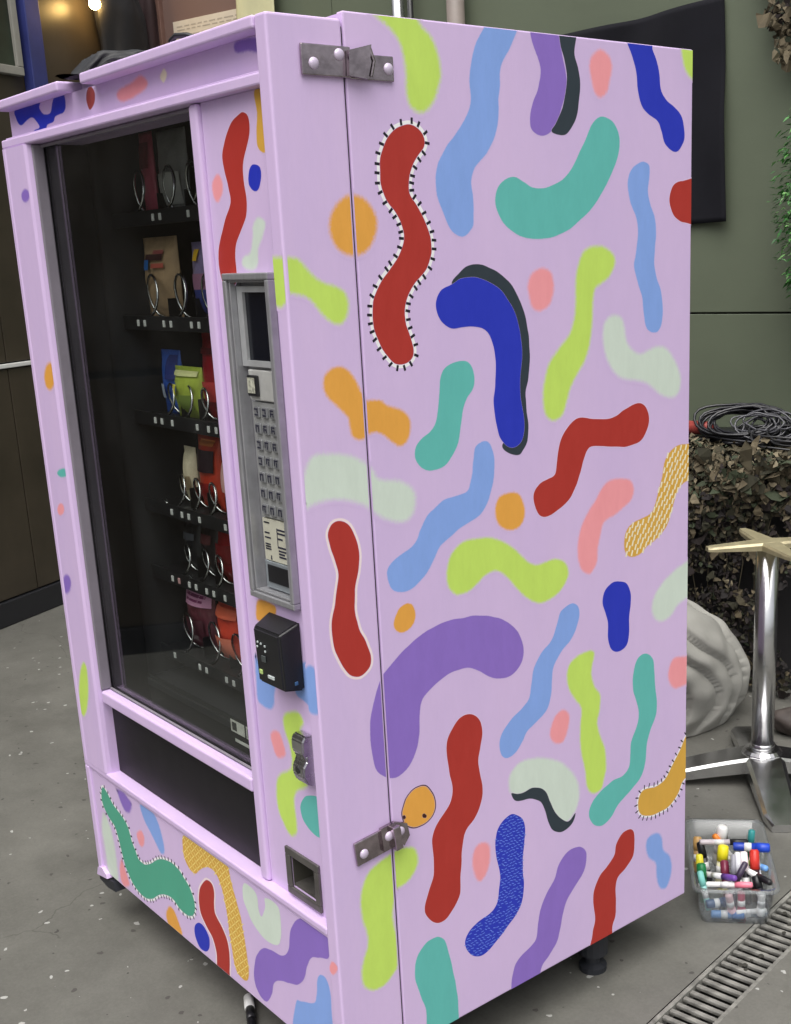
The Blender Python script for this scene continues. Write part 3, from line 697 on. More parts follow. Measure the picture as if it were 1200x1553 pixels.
# painted art -----------------------------------------------------------------
ART=[
 ('S','lime',9,'painted_squiggle','',"184 1829 210 1813 227 1796 234 1774 236 1752 236 1727 242 1708 261 1699 277 1705 294 1727 304 1756 301 1783 290 1805 272 1820 263 1833 255 1850 171 1843"),
 ('S','red',1,'painted_squiggle','ticks',"234 1681 253 1677 265 1665 264 1650 250 1636 236 1614 232 1595 234 1581 246 1564 260 1542 269 1520 271 1502 269 1490 258 1470 235 1450 218 1430 211 1410 212 1392 219 1372 225 1351 221 1336 204 1328 185 1331 169 1348 156 1371 151 1391 150 1411 155 1433 169 1454 189 1473 206 1492 217 1516 215 1536 204 1555 189 1572 180 1595 179 1612 181 1633 191 1654 209 1673"),
 ('S','orange',8,'painted_dot','',"168 1537 160 1515 143 1499 120 1494 99 1501 85 1517 81 1538 89 1559 106 1575 127 1581 148 1575 163 1559"),
 ('S','sky',3,'painted_squiggle','',"464 1828 447 1800 428 1775 424 1745 421 1726 419 1696 409 1668 391 1643 365 1621 357 1601 360 1576 360 1551 356 1531 336 1517 313 1526 297 1554 286 1581 286 1612 297 1637 317 1659 338 1681 356 1703 362 1723 361 1752 367 1780 378 1805 396 1830 407 1845 474 1850"),
 ('S','purple',2,'painted_squiggle','',"490 1844 493 1832 498 1813 511 1787 514 1767 508 1744 496 1724 489 1701 491 1683 508 1673 527 1675 546 1690 562 1719 572 1748 573 1771 566 1795 559 1820 558 1847"),
 ('S','black',1,'painted_squiggle','',"559 1847 560 1818 569 1793 574 1771 572 1745 563 1719 548 1695 536 1681 549 1675 569 1676 585 1689 597 1707 603 1734 606 1762 600 1785 593 1805 598 1830 600 1848"),
 ('S','pink',7,'painted_dot','',"656 1814 675 1807 683 1790 678 1766 670 1747 653 1738 639 1748 632 1769 629 1789 638 1805"),
 ('S','teal',2,'painted_squiggle','',"665 1708 686 1700 700 1681 701 1657 689 1627 668 1597 638 1564 605 1540 569 1521 529 1511 495 1509 457 1516 429 1532 410 1555 407 1576 415 1593 432 1605 450 1608 468 1601 490 1592 516 1591 543 1598 571 1612 595 1639 616 1669 632 1693 647 1705"),
 ('S','blue',1,'painted_squiggle','',"720 1844 735 1809 745 1783 749 1756 758 1732 775 1717 802 1705 813 1687 822 1668 843 1655 861 1657 875 1675 875 1695 867 1717 847 1730 824 1742 810 1759 806 1783 799 1805 788 1823 784 1844"),
 ('S','lime',8,'painted_dot','',"870 1839 871 1806 883 1788 901 1780 934 1785 933 1846"),
 ('S','red',1,'painted_dot','',"873 1604 848 1597 835 1577 838 1557 853 1539 877 1530 925 1531 928 1603"),
 ('S','sky',3,'painted_squiggle','',"760 1636 778 1631 781 1614 776 1586 782 1563 793 1543 798 1517 796 1488 794 1455 801 1431 813 1407 818 1376 815 1349 803 1335 785 1335 771 1346 764 1371 760 1401 746 1431 738 1457 743 1478 749 1518 744 1541 729 1566 723 1588 724 1608 736 1625"),
 ('S','black',1,'painted_squiggle','',"308 1445 330 1465 347 1472 369 1473 393 1466 422 1450 443 1430 460 1400 469 1375 474 1342 474 1309 470 1281 463 1257 464 1223 467 1199 464 1174 453 1158 442 1152 421 1157 406 1169 408 1178 426 1185 431 1323 398 1407 349 1441"),
 ('S','blue',2,'painted_squiggle','top',"312 1446 329 1452 357 1453 385 1445 410 1432 431 1410 447 1382 454 1354 456 1321 451 1280 451 1249 457 1215 457 1192 448 1173 429 1166 410 1175 398 1194 391 1223 389 1251 394 1280 396 1310 394 1335 386 1357 371 1371 350 1375 325 1376 304 1376 284 1388 274 1406 275 1421 287 1437"),
 ('S','pink',7,'painted_dot','',"508 1462 528 1455 535 1437 532 1415 522 1399 500 1391 483 1399 476 1418 474 1435 485 1454"),
 ('S','lime',8,'painted_squiggle','',"650 1494 671 1488 686 1476 688 1462 674 1442 653 1430 638 1423 632 1405 629 1365 622 1331 609 1300 588 1276 571 1254 562 1232 549 1207 528 1201 510 1212 504 1235 506 1266 519 1299 544 1325 569 1346 581 1368 586 1396 587 1429 591 1454 604 1481 625 1493"),
 ('S','mint',9,'painted_squiggle','',"682 1373 704 1366 713 1347 719 1323 735 1306 757 1299 780 1303 803 1308 827 1303 846 1286 863 1262 871 1240 864 1215 842 1208 813 1216 790 1232 766 1245 739 1251 708 1257 686 1270 668 1292 658 1316 655 1343 661 1363"),
 ('S','red',1,'painted_squiggle','',"746 1207 766 1201 778 1184 777 1162 764 1142 743 1132 711 1130 671 1136 627 1142 612 1137 601 1120 592 1097 579 1072 562 1053 536 1039 507 1032 487 1039 476 1061 476 1079 489 1092 509 1099 528 1105 534 1124 539 1150 550 1172 569 1190 594 1198 628 1192 663 1188 689 1191 712 1200"),
 ('S','teal',2,'painted_squiggle','',"315 1323 333 1321 344 1309 349 1293 345 1277 331 1262 321 1242 315 1215 308 1191 293 1169 271 1154 246 1153 226 1162 217 1179 220 1195 233 1207 250 1216 261 1227 268 1248 273 1274 275 1294 283 1312 298 1320"),
 ('S','orange',6,'painted_squiggle','',"83 1335 98 1329 109 1316 119 1295 128 1280 140 1279 156 1276 168 1267 187 1261 202 1252 211 1238 210 1220 201 1205 187 1201 173 1209 158 1221 146 1228 133 1228 120 1221 107 1221 97 1230 94 1245 92 1257 78 1272 61 1288 52 1306 55 1323 68 1333"),
 ('S','mint',10,'painted_squiggle','',"25 1207 54 1207 84 1201 105 1193 120 1182 132 1170 140 1157 156 1151 182 1146 201 1136 214 1118 210 1094 197 1080 177 1079 155 1087 136 1098 124 1108 109 1119 85 1129 60 1135 36 1136 18 1134 2 1129 -2 1140 2 1164 10 1190"),
 ('S','sky',3,'painted_squiggle','',"362 1186 376 1180 385 1159 385 1133 379 1106 366 1079 345 1059 304 1046 285 1036 260 1024 244 1002 225 980 197 963 169 964 153 975 148 996 154 1011 174 1024 198 1033 212 1044 220 1059 235 1079 253 1090 275 1100 307 1103 325 1109 334 1130 339 1157 345 1178"),
 ('S','orange',5,'painted_dot','',"422 1089 441 1082 451 1065 453 1047 447 1031 431 1022 411 1024 394 1034 385 1050 384 1068 393 1084 406 1089"),
 ('S','pink',6,'painted_squiggle','',"697 1072 725 1065 736 1047 731 1029 706 1014 683 1005 656 997 645 977 637 950 633 922 619 906 608 905 591 918 583 941 584 972 594 999 612 1023 630 1039 648 1061 670 1073"),
 ('S','gold',4,'painted_squiggle','dashes',"895 1112 862 1113 838 1102 824 1086 817 1058 807 1030 795 1002 786 991 762 985 733 980 715 968 708 946 712 926 728 914 752 915 776 927 805 938 829 954 844 978 854 1003 868 1027 896 1039 944 1039 943 1105"),
 ('S','lime',6,'painted_squiggle','',"358 1020 388 1011 418 994 441 973 460 956 480 948 505 950 530 949 550 938 558 917 549 900 532 885 507 876 478 877 454 891 434 909 415 930 396 949 378 957 358 954 339 943 320 934 301 932 287 935 273 952 271 976 278 997 291 1012 313 1022"),
 ('S','orange',4,'painted_dot','',"185 941 196 935 201 919 196 903 182 895 168 894 157 904 156 918 166 933 175 939"),
 ('S','purple',2,'painted_squiggle','',"340 885 374 874 401 860 424 839 438 813 440 787 429 768 408 756 380 758 354 770 328 788 302 798 268 797 242 789 220 777 205 764 198 742 196 712 189 684 173 659 151 645 130 646 114 657 101 674 96 707 95 743 99 770 111 802 126 829 148 846 176 865 209 880 244 889 273 891 306 889"),
 ('S','blue',1,'painted_squiggle','',"693 873 714 864 726 843 727 820 722 794 722 763 713 738 687 731 669 743 661 768 662 795 654 819 647 842 654 862 673 873"),
 ('S','sky',2,'painted_squiggle','',"570 855 583 845 584 829 577 808 560 786 533 767 515 745 510 721 507 692 496 666 470 650 445 638 432 622 414 605 392 600 378 613 376 639 388 658 409 674 434 687 451 701 458 728 465 755 483 779 511 798 524 823 535 846 553 855"),
 ('S','lime',6,'painted_squiggle','',"612 753 623 744 618 722 615 699 624 677 638 656 637 629 630 600 639 566 650 538 654 502 649 482 639 457 616 454 600 470 594 507 585 548 581 584 583 617 585 644 570 665 553 693 549 720 558 741 581 751"),
 ('S','pink',6,'painted_dot','',"534 653 550 645 554 629 546 604 533 588 511 595 502 611 506 630 517 646"),
 ('S','teal',2,'painted_squiggle','',"771 707 791 691 796 665 799 629 804 596 802 568 786 540 774 514 770 479 764 456 746 436 711 418 687 405 667 386 643 376 620 383 606 400 604 423 620 442 644 455 673 463 702 465 719 477 724 504 727 532 742 556 749 583 742 613 732 644 734 678 747 703"),
 ('S','mint',9,'painted_squiggle','',"880 869 850 858 820 843 796 821 788 796 798 773 821 763 846 769 866 785 892 794 944 800 943 877"),
 ('S','pink',7,'painted_dot','',"878 673 852 672 839 651 842 628 858 610 879 606 905 608 948 611 947 655"),
 ('S','red',1,'painted_squiggle','',"312 709 329 695 336 671 330 644 324 617 328 584 331 560 327 536 312 511 289 493 280 471 275 437 271 406 268 374 251 351 231 336 208 340 190 360 187 381 197 406 210 434 212 468 211 501 219 523 239 542 257 561 262 588 256 618 253 658 258 682 274 701 289 711"),
 ('S','orange',1,'painted_dot','outline',"195 610 209 601 219 582 221 564 213 548 194 539 172 541 157 552 151 570 153 584 162 600 177 610"),
 ('S','ink',0.5,'ink_dot','top',"157 565 156 563 153 562 151 564 150 567 151 570 154 570 156 568"),
 ('S','ink',0.5,'ink_dot','top',"202 552 200 549 196 550 193 552 192 555 193 558 197 558 200 555"),
 ('S','mint',8,'painted_squiggle','',"399 529 394 550 401 568 422 581 455 580 493 568 527 550 553 525 571 499 577 472 572 446 560 429 542 418 520 425 498 447 486 482 470 508 449 517 419 517"),
 ('S','black',0.6,'painted_squiggle','top',"400 528 415 521 432 519 453 520 474 513 489 498 499 474 511 449 529 429 546 419 565 430 559 413 541 404 524 404 504 415 491 439 483 466 473 485 456 497 440 503 417 506 405 515"),
 ('S','blue',1,'painted_squiggle','scales',"405 483 422 471 431 450 430 423 424 391 423 361 425 332 419 299 404 277 380 259 350 240 324 227 300 230 283 246 275 270 283 287 307 299 336 304 355 318 362 343 366 372 359 406 356 437 361 462 374 477 391 485"),
 ('S','pink',7,'painted_dot','',"331 453 343 439 342 412 332 389 317 380 306 393 300 418 304 443 315 454"),
 ('S','purple',2,'painted_squiggle','',"572 355 591 339 594 316 583 291 557 268 538 251 526 226 518 196 508 171 485 148 466 134 457 106 442 64 385 80 385 135 393 164 411 181 437 191 453 203 458 233 468 265 485 290 505 311 517 335 540 354"),
 ('S','red',1,'painted_squiggle','',"721 339 733 327 736 303 731 275 710 256 685 243 678 220 679 185 676 156 667 136 662 89 600 93 608 143 616 173 612 213 615 241 632 268 656 281 674 297 681 320 699 337"),
 ('S','sky',6,'painted_squiggle','',"805 299 821 283 826 254 845 232 853 205 848 175 835 159 816 166 805 196 802 229 779 253 771 279 777 298"),
 ('S','gold',1,'painted_squiggle','ticks2',"904 495 880 468 854 439 833 416 802 407 766 412 751 402 747 381 756 360 782 347 813 344 844 348 871 365 892 393 946 410 950 485"),
 ('S','teal',2,'painted_squiggle','',"214 308 228 294 236 266 244 222 251 173 251 135 246 52 172 62 178 163 169 202 158 241 157 268 165 291 183 307 199 311"),
 ('S','lime',7,'painted_squiggle','',"159 507 173 499 179 478 171 459 155 445 137 440 126 435 118 397 118 374 122 353 122 324 120 292 108 278 89 267 64 269 48 286 45 313 52 339 61 357 61 386 54 411 53 443 59 471 74 493 96 503 121 509 138 512"),
 ('S','red',1,'painted_squiggle','halo',"62 1101 79 1093 90 1074 96 1049 94 1023 87 997 82 971 81 949 87 920 98 896 106 871 103 852 88 842 75 842 59 852 47 875 38 899 35 925 37 948 44 969 50 994 55 1014 52 1034 44 1062 41 1083 48 1097"),
 ('S','lime',8,'painted_squiggle','',"-28 1492 3 1496 22 1494 32 1486 45 1471 61 1460 84 1453 101 1443 107 1426 102 1407 90 1397 74 1400 60 1412 47 1427 34 1438 17 1444 3 1444 -9 1428 -20 1431 -30 1443"),
 ('P','red',1,'painted_squiggle','',"-112 1703 -98 1695 -98 1674 -110 1654 -124 1631 -126 1608 -123 1583 -127 1559 -145 1540 -165 1519 -171 1499 -171 1471 -181 1458 -213 1458 -224 1482 -222 1508 -209 1533 -188 1560 -171 1581 -173 1601 -181 1626 -183 1650 -169 1673 -146 1693 -127 1700"),
 ('P','gold',3,'painted_squiggle','',"-71 1730 -49 1735 -47 1707 -46 1680 -46 1658 -55 1644 -69 1644 -79 1654 -78 1674 -74 1697 -77 1722"),
 ('P','blue',1.5,'painted_dot','',"-91 1629 -77 1623 -77 1609 -87 1593 -101 1592 -112 1602 -111 1616 -103 1627"),
 ('P','pink',9,'painted_dot','',"-203 1623 -191 1614 -192 1597 -208 1583 -220 1589 -222 1609"),
 ('P','mint',9,'painted_squiggle','',"-93 1555 -75 1547 -85 1528 -101 1509 -107 1487 -125 1480 -150 1486 -148 1498 -126 1505 -115 1525 -110 1544"),
 ('P','lime',8,'painted_squiggle','',"-113 768 -96 770 -84 762 -83 753 -94 740 -102 709 -101 681 -92 664 -83 654 -89 638 -118 621 -132 602 -133 582 -131 552 -137 532 -155 523 -174 537 -189 558 -193 585 -186 618 -169 637 -140 653 -130 671 -133 700 -143 720 -147 740 -138 756"),
 ('P','pink',7,'painted_dot','',"-178 714 -163 714 -153 698 -149 679 -161 669 -179 665 -189 679 -194 701"),
 ('P','teal',1.5,'painted_squiggle','',"-81 625 -54 631 -46 624 -37 619 -22 615 -19 603 -27 570 -34 545 -43 547 -48 555 -71 554 -96 561 -111 573 -115 592 -102 612"),
 ('P','sky',6,'painted_squiggle','',"-223 841 -208 826 -160 817 -170 780 -173 763 -187 751 -212 750 -228 758 -227 789"),
 ('P','sky',5,'painted_squiggle','',"-63 866 -49 856 -39 848 -21 846 -12 831 -11 812 -27 801 -33 784 -47 786 -73 795 -99 804 -101 843"),
 ('P','orange',5,'painted_squiggle','',"-195 945 -144 946 -143 929 -178 910 -207 909"),
 ('K','green',1,'painted_squiggle','ticks3',"-956 353 -931 345 -911 329 -884 319 -857 309 -837 293 -827 266 -814 249 -801 231 -773 230 -742 243 -703 268 -668 282 -630 289 -600 286 -577 274 -555 259 -543 235 -545 213 -562 194 -591 186 -621 189 -645 198 -678 195 -713 180 -753 154 -784 142 -818 142 -851 152 -870 170 -883 188 -893 219 -903 250 -915 271 -942 284 -965 302 -970 326"),
 ('K','sky',6,'painted_squiggle','',"-758 379 -718 385 -692 381 -675 366 -664 343 -658 314 -664 298 -681 294 -699 309 -722 328 -744 346"),
 ('K','pink',10,'painted_dot','',"-769 313 -756 301 -763 282 -780 270 -792 280 -794 296"),
 ('K','purple',8,'painted_squiggle','',"-874 375 -843 380 -816 373 -801 364 -816 340 -839 332 -859 344 -871 365"),
 ('K','pink',8,'painted_dot','',"-900 193 -887 175 -874 154 -873 137 -906 123 -921 150"),
 ('K','mint',14,'painted_squiggle','',"-970 283 -946 268 -932 233 -929 176 -938 119 -984 113 -990 182 -992 240"),
 ('K','orange',6,'painted_dot','',"-667 172 -646 170 -630 150 -619 127 -634 107 -665 109 -688 127 -688 149"),
 ('K','blue',1,'painted_dot','',"-534 191 -510 191 -492 174 -497 149 -514 133 -540 130 -557 149 -554 173"),
 ('K','red',1,'painted_squiggle','halo2',"-479 310 -455 313 -448 298 -453 270 -454 247 -434 230 -415 209 -410 179 -415 139 -425 104 -452 102 -470 112 -466 152 -477 181 -498 198 -518 220 -520 249 -509 280"),
 ('K','gold',3,'painted_squiggle','hatch',"-562 377 -525 383 -470 386 -418 385 -380 382 -370 351 -359 320 -347 287 -339 240 -335 195 -337 161 -353 143 -385 146 -395 178 -400 220 -402 263 -408 300 -416 325 -432 344 -465 345 -504 322 -524 307 -548 308 -566 324 -569 345"),
 ('K','mint',3,'painted_squiggle','',"-320 368 -289 370 -273 360 -272 333 -262 323 -246 351 -243 369 -213 375 -195 366 -194 333 -203 295 -228 280 -263 278 -297 291 -317 313 -329 336"),
 ('K','purple',2,'painted_squiggle','',"-124 380 -92 388 -56 388 -37 380 -33 360 -42 338 -69 327 -96 314 -113 290 -125 261 -150 234 -180 222 -216 210 -239 193 -252 164 -274 136 -298 137 -314 155 -313 188 -295 228 -267 255 -236 264 -207 268 -185 279 -171 303 -164 333 -146 361"),
 ('K','sky',3,'painted_squiggle','',"-71 292 -53 293 -43 271 -44 238 -57 138 -182 90 -166 186 -144 202 -101 221 -90 241 -83 274"),
 ('F','blue',3,'painted_squiggle','',"-872 1804 -876 1792 -858 1779 -826 1779 -809 1797 -785 1807 -755 1802 -752 1783 -765 1773 -803 1769 -816 1761 -849 1758 -853 1747 -835 1737 -921 1743 -917 1755 -888 1758 -900 1771 -925 1780 -981 1771 -1003 1790 -999 1802 -949 1809"),
 ('F','brick',3,'painted_dot','',"-637 1803 -622 1790 -627 1774 -649 1764 -659 1778 -654 1794"),
 ('F','pink',9,'painted_squiggle','',"-438 1794 -417 1783 -423 1773 -470 1765 -513 1763 -533 1772 -526 1782 -482 1787"),
 ('F','cream',9,'painted_dot','',"-355 1794 -346 1784 -360 1774 -370 1783"),
 ('F','purple',8,'painted_squiggle','',"-125 1800 -61 1796 -61 1777 -93 1783 -127 1785"),
 ('R','purple',8,'painted_dot','',"-916 1634 -925 1626 -941 1623 -955 1628 -958 1637 -948 1645 -932 1648 -919 1643"),
 ('R','orange',8,'painted_dot','',"-903 1284 -918 1263 -942 1253 -961 1260 -963 1281 -947 1301 -923 1311 -905 1303"),
 ('R','teal',8,'painted_dot','',"-895 1086 -907 1078 -932 1072 -955 1072 -962 1078 -950 1086 -925 1091 -903 1091"),
 ('R','pink',8,'painted_dot','',"-950 1001 -959 990 -975 984 -987 986 -990 995 -981 1006 -965 1012 -953 1010"),
 ('R','purple',8,'painted_dot','',"-967 832 -980 815 -1000 804 -1016 808 -1018 823 -1005 841 -985 851 -969 847"),
 ('R','lime',8,'painted_dot','',"-948 594 -971 542 -997 516 -1011 531 -1004 579 -980 631 -954 656 -941 641"),
 ('D','lime',8,'painted_squiggle','',"-65 1490 4 1496 15 1484 5 1445 -15 1427 -33 1429 -75 1429"),
 ('D','sky',6,'painted_squiggle','',"-19 877 12 866 23 846 24 827 5 815 -1 799 -30 797 -47 840"),
 ('D','pink',6,'painted_dot','',"-20 345 -5 344 -6 334 -20 319 -30 326"),
]


def catmull(pts, sub=5):
    n = len(pts); out = []
    for i in range(n):
        p0, p1, p2, p3 = (pts[(i + k - 1) % n] for k in range(4))
        for j in range(sub):
            t = j / sub
            out.append(0.5 * ((2 * p1) + (p2 - p0) * t + (2 * p0 - 5 * p1 + 4 * p2 - p3) * t * t + (3 * p1 - p0 - 3 * p2 + p3) * t ** 3))
    return out

def normals2(pts):
    n = len(pts)
    area = sum(pts[i].x * pts[(i + 1) % n].y - pts[(i + 1) % n].x * pts[i].y for i in range(n))
    sgn = 1 if area > 0 else -1
    r = []
    for i in range(n):
        d = pts[(i + 1) % n] - pts[i - 1]
        d = d.normalized() if d.length > 1e-9 else Vector((1, 0))
        r.append(Vector((d.y, -d.x)) * sgn)
    return r

def inside(p, poly):
    c = False; n = len(poly); j = n - 1
    for i in range(n):
        a, b = poly[i], poly[j]
        if (a.y > p.y) != (b.y > p.y) and p.x < (b.x - a.x) * (p.y - a.y) / (b.y - a.y) + a.x: c = not c
        j = i
    return c

def put(pl, u, v, lift):
    if pl == 'S': return Vector((lift, u, v))
    y = {'P': .02, 'K': .006, 'F': .026, 'R': 0.0, 'D': 0.0}[pl]
    return Vector((u, y - lift, v))

CLIPS = {  # parent part, and the rectangle (u0,u1,v0,v1) of bare panel it offers
    'S': [('cab', side, (YC + .0005, YR - .001, ZB + .001, ZT - .0015)), ('door', dside, (.006, .1212, ZB + .004, ZD - .004))],
    'P': [('p', cpan, (-.2353, -.0306, .404, 1.7288))],
    'K': [('k', kick, (-W + .004, -.0306, ZB + .003, .3808))],
    'F': [('f', fasc, (-W + .003, -.0304, 1.7508, 1.8006))],
    'D': [('d', dside, (-.0295, -.003, ZB + .004, ZD - .004))],
    'R': [('r', lrail, (-W + .026, -.9165, .403, 1.728))]}

def clip_bm(bm, pl, rc):
    def cut(co, no):
        bmesh.ops.bisect_plane(bm, geom=bm.verts[:] + bm.edges[:] + bm.faces[:], plane_co=co, plane_no=no, clear_outer=True, dist=1e-6)
    u0, u1, v0, v1 = rc
    U = Vector((0, 1, 0)) if pl == 'S' else Vector((1, 0, 0)); Z = Vector((0, 0, 1))
    cut(put(pl, u0, 0, 0), -U); cut(put(pl, u1, 0, 0), U); cut(put(pl, 0, v0, 0), -Z); cut(put(pl, 0, v1, 0), Z)

def emit(name, pl, build, m):
    for nm, par, rc in CLIPS[pl]:
        bm = bmesh.new()
        fade = bm.verts.layers.float.new('fade')
        build(bm, fade)
        clip_bm(bm, pl, rc)
        if bm.faces:
            bmesh.ops.recalc_face_normals(bm, faces=bm.faces[:])
            want = Vector((1, 0, 0)) if pl == 'S' else Vector((0, -1, 0))
            flip = [f for f in bm.faces if f.normal.dot(want) < 0]
            if flip: bmesh.ops.reverse_faces(bm, faces=flip)
            am = art_mat(m, 'side' if par in (side, kick) else 'front')
            if 'marks' in name:
                obj(name, bm, am, par)['kind'] = 'stuff'
                continue
            left = set(bm.faces)                     # a shape cut in two by a panel edge becomes two pieces
            comps = []
            while left:
                st = [left.pop()]; comp = []
                while st:
                    f = st.pop(); comp.append(f)
                    for e in f.edges:
                        for g in e.link_faces:
                            if g in left: left.remove(g); st.append(g)
                comps.append(comp)
            if len(comps) == 1:
                obj(name, bm, am, par); continue
            for comp in comps:
                if sum(f.calc_area() for f in comp) < 2e-5: continue
                b2 = bmesh.new(); f2 = b2.verts.layers.float.new('fade'); vm_ = {}
                for f in comp:
                    for v_ in f.verts:
                        if v_ not in vm_:
                            vm_[v_] = b2.verts.new(v_.co); vm_[v_][f2] = v_[fade]
                    b2.faces.new([vm_[v_] for v_ in f.verts])
                obj(name, b2, am, par)
            bm.free()
        else:
            bm.free()

def blob_build(pl, pts, soft, lift, grow=0.0):
    nn = normals2(pts)
    s = soft * (1.7 if soft >= 5 else 1.0) / 1000.0
    n_ = len(pts)
    ar = abs(sum(pts[i].x * pts[(i + 1) % n_].y - pts[(i + 1) % n_].x * pts[i].y for i in range(n_))) / 2
    s = min(s, 1.1 * ar / max(1e-6, sum((pts[i] - pts[i - 1]).length for i in range(n_))))
    outer = [p + q * (grow + s * .5) for p, q in zip(pts, nn)]
    inner = [p + q * (grow - s * .5) for p, q in zip(pts, nn)]
    def build(bm, fade):
        vo = [bm.verts.new(put(pl, p.x, p.y, lift)) for p in outer]
        vi = [bm.verts.new(put(pl, p.x, p.y, lift)) for p in inner]
        for v_ in vi: v_[fade] = 1.0
        for v_ in vo: v_[fade] = 0.0
        n = len(vo)
        for i in range(n):
            bm.faces.new((vo[i], vo[(i + 1) % n], vi[(i + 1) % n], vi[i]))
        for t in tessellate_polygon([[Vector((p.x, p.y, 0)) for p in inner]]):
            try: bm.faces.new([vi[k] for k in t])
            except ValueError: pass
    return build

def marks_build(pl, quads, lift):
    def build(bm, fade):
        for q in quads:
            vs = [bm.verts.new(put(pl, p.x, p.y, lift)) for p in q]
            for v_ in vs: v_[fade] = 1.0
            bm.faces.new(vs)
    return build

def dash(c, d, L, w_):
    d = d.normalized(); q = Vector((-d.y, d.x))
    return [c - d * L / 2 - q * w_ / 2, c + d * L / 2 - q * w_ / 2, c + d * L / 2 + q * w_ / 2, c - d * L / 2 + q * w_ / 2]

ORDER = 0
for pl, col, soft, name, ext, data in ART:
    vals = [int(t) / 1000.0 for t in data.split()]
    ctl = [Vector((vals[i], vals[i + 1])) for i in range(0, len(vals), 2)]
    pts = catmull(ctl)
    ORDER += 1
    lift = 0.00010 + (ORDER % 5) * 0.00001
    if pl == 'R': lift = 0.0002
    if ext == 'top': lift += 0.00008; soft = 0.4
    # hand wobble along the outline
    sd0 = ORDER * 3.7
    pts = [p + Vector((noise.noise(Vector((p.x * 45, p.y * 45, sd0))), noise.noise(Vector((p.x * 45, p.y * 45, sd0 + 9))))) * .0012 for p in pts]
    nn = normals2(pts)
    if ext in ('ticks', 'ticks2', 'ticks3'):
        ww, step = {'ticks': (.0058, .0112), 'ticks2': (.006, .0095), 'ticks3': (.005, .0125)}[ext]
        emit('white_edge', pl, blob_build(pl, pts, 1.0, lift - .00004, ww if ext != 'ticks2' else .004), 'white')
        quads = []; acc = 0.0
        for i in range(len(pts)):
            acc += (pts[i] - pts[i - 1]).length
            if acc >= step:
                acc = 0.0
                quads.append(dash(pts[i] + nn[i] * (ww * .95 + rnd.uniform(-.0006, .0006)), nn[i] + Vector((rnd.uniform(-.2, .2), rnd.uniform(-.2, .2))), ww * 1.6, .0042 if ext != 'ticks2' else .0028))
        emit('edge_marks', pl, marks_build(pl, quads, lift + .00006), 'tick')
    if ext in ('halo', 'halo2'):
        emit('pale_edge', pl, blob_build(pl, pts, 3.0, lift - .00004, .0045), 'halo')
    if ext == 'outline':
        emit('ink_line', pl, blob_build(pl, pts, 0.6, lift - .00004, .0025), 'ink')
    if col == 'red' and ext == '':
        emit('pale_edge', pl, blob_build(pl, pts, 3.0, lift - .00004, .0008), 'halo')
    emit(name, pl, blob_build(pl, pts, soft, lift), col)
    if ext == 'dashes':
        quads = []
        u0 = min(p.x for p in pts); u1 = max(p.x for p in pts); v0 = min(p.y for p in pts); v1 = max(p.y for p in pts)
        r_ = 0; v_ = v0
        while v_ < v1:
            u_ = u0 + (r_ % 2) * .008
            while u_ < u1:
                p = Vector((u_ + rnd.uniform(-.0015, .0015), v_ + rnd.uniform(-.0015, .0015)))
                if inside(p, pts): quads.append(dash(p, Vector((.35, 1)), .0115, .0042))
                u_ += .0155
            v_ += .0092; r_ += 1
        emit('brush_marks', pl, marks_build(pl, quads, lift + .00006), 'cream')
    if ext == 'scales':
        quads = []
        u0 = min(p.x for p in pts); u1 = max(p.x for p in pts); v0 = min(p.y for p in pts); v1 = max(p.y for p in pts)
        v_ = v0; r_ = 0
        while v_ < v1:
            u_ = u0 + (r_ % 2) * .004
            while u_ < u1:
                p = Vector((u_ + rnd.uniform(-.0012, .0012), v_ + rnd.uniform(-.0012, .0012)))
                if inside(p, pts) and rnd.random() < .85: quads.append(dash(p, Vector((1, rnd.uniform(-.7, .2))), .0062, .0014))
                u_ += .0085
            v_ += .0062; r_ += 1
        emit('pen_marks', pl, marks_build(pl, quads, lift + .00006), 'lightblue')
    if ext == 'hatch':
        quads = []
        u0 = min(p.x for p in pts); u1 = max(p.x for p in pts); v0 = min(p.y for p in pts); v1 = max(p.y for p in pts)
        v_ = v0; r_ = 0
        while v_ < v1:
            u_ = u0 + (r_ % 2) * .009
            while u_ < u1:
                p = Vector((u_ + rnd.uniform(-.001, .001), v_))
                if inside(p, pts): quads.append(dash(p, Vector((1, .9 if r_ % 2 else -.9)), .016, .0022))
                u_ += .018
            v_ += .0075; r_ += 1
        emit('pen_marks', pl, marks_build(pl, quads, lift + .00006), 'ochre')

# ================================================================ INSIDE THE MACHINE
M_TRAY = mat('black_tray', (0.009, 0.009, 0.011), rough=0.45, var=0.2, vscale=20)
M_WIRE = mat('spiral_wire', (0.62, 0.62, 0.62), rough=0.22, metal=1.0)
TRAYS = [(1.585, 'wide'), (1.382, 'wide'), (1.184, 'narrow'), (0.993, 'narrow'), (0.842, 'narrow'), (0.660, 'wide')]
COLS = {'wide': [-.83, -.715, -.60, -.485, -.37], 'narrow': [-.80, -.724, -.648, -.572, -.496, -.42, -.344]}
def helix(r_):
    bm = bmesh.new()
    turns = 8; n = turns * 18
    tube(bm, [(r_ * math.sin(2 * math.pi * i / 18), .40 * i / n, -r_ * math.cos(2 * math.pi * i / 18)) for i in range(n + 1)], .003, 6)
    return bm
spw = {'narrow': None, 'wide': None}
M_TAG = mat('price_tag', (0.66, 0.66, 0.64), rough=0.5)
M_TAG2 = mat('pink_price_tag', (0.6, 0.33, 0.33), rough=0.5)
tagsrc = None
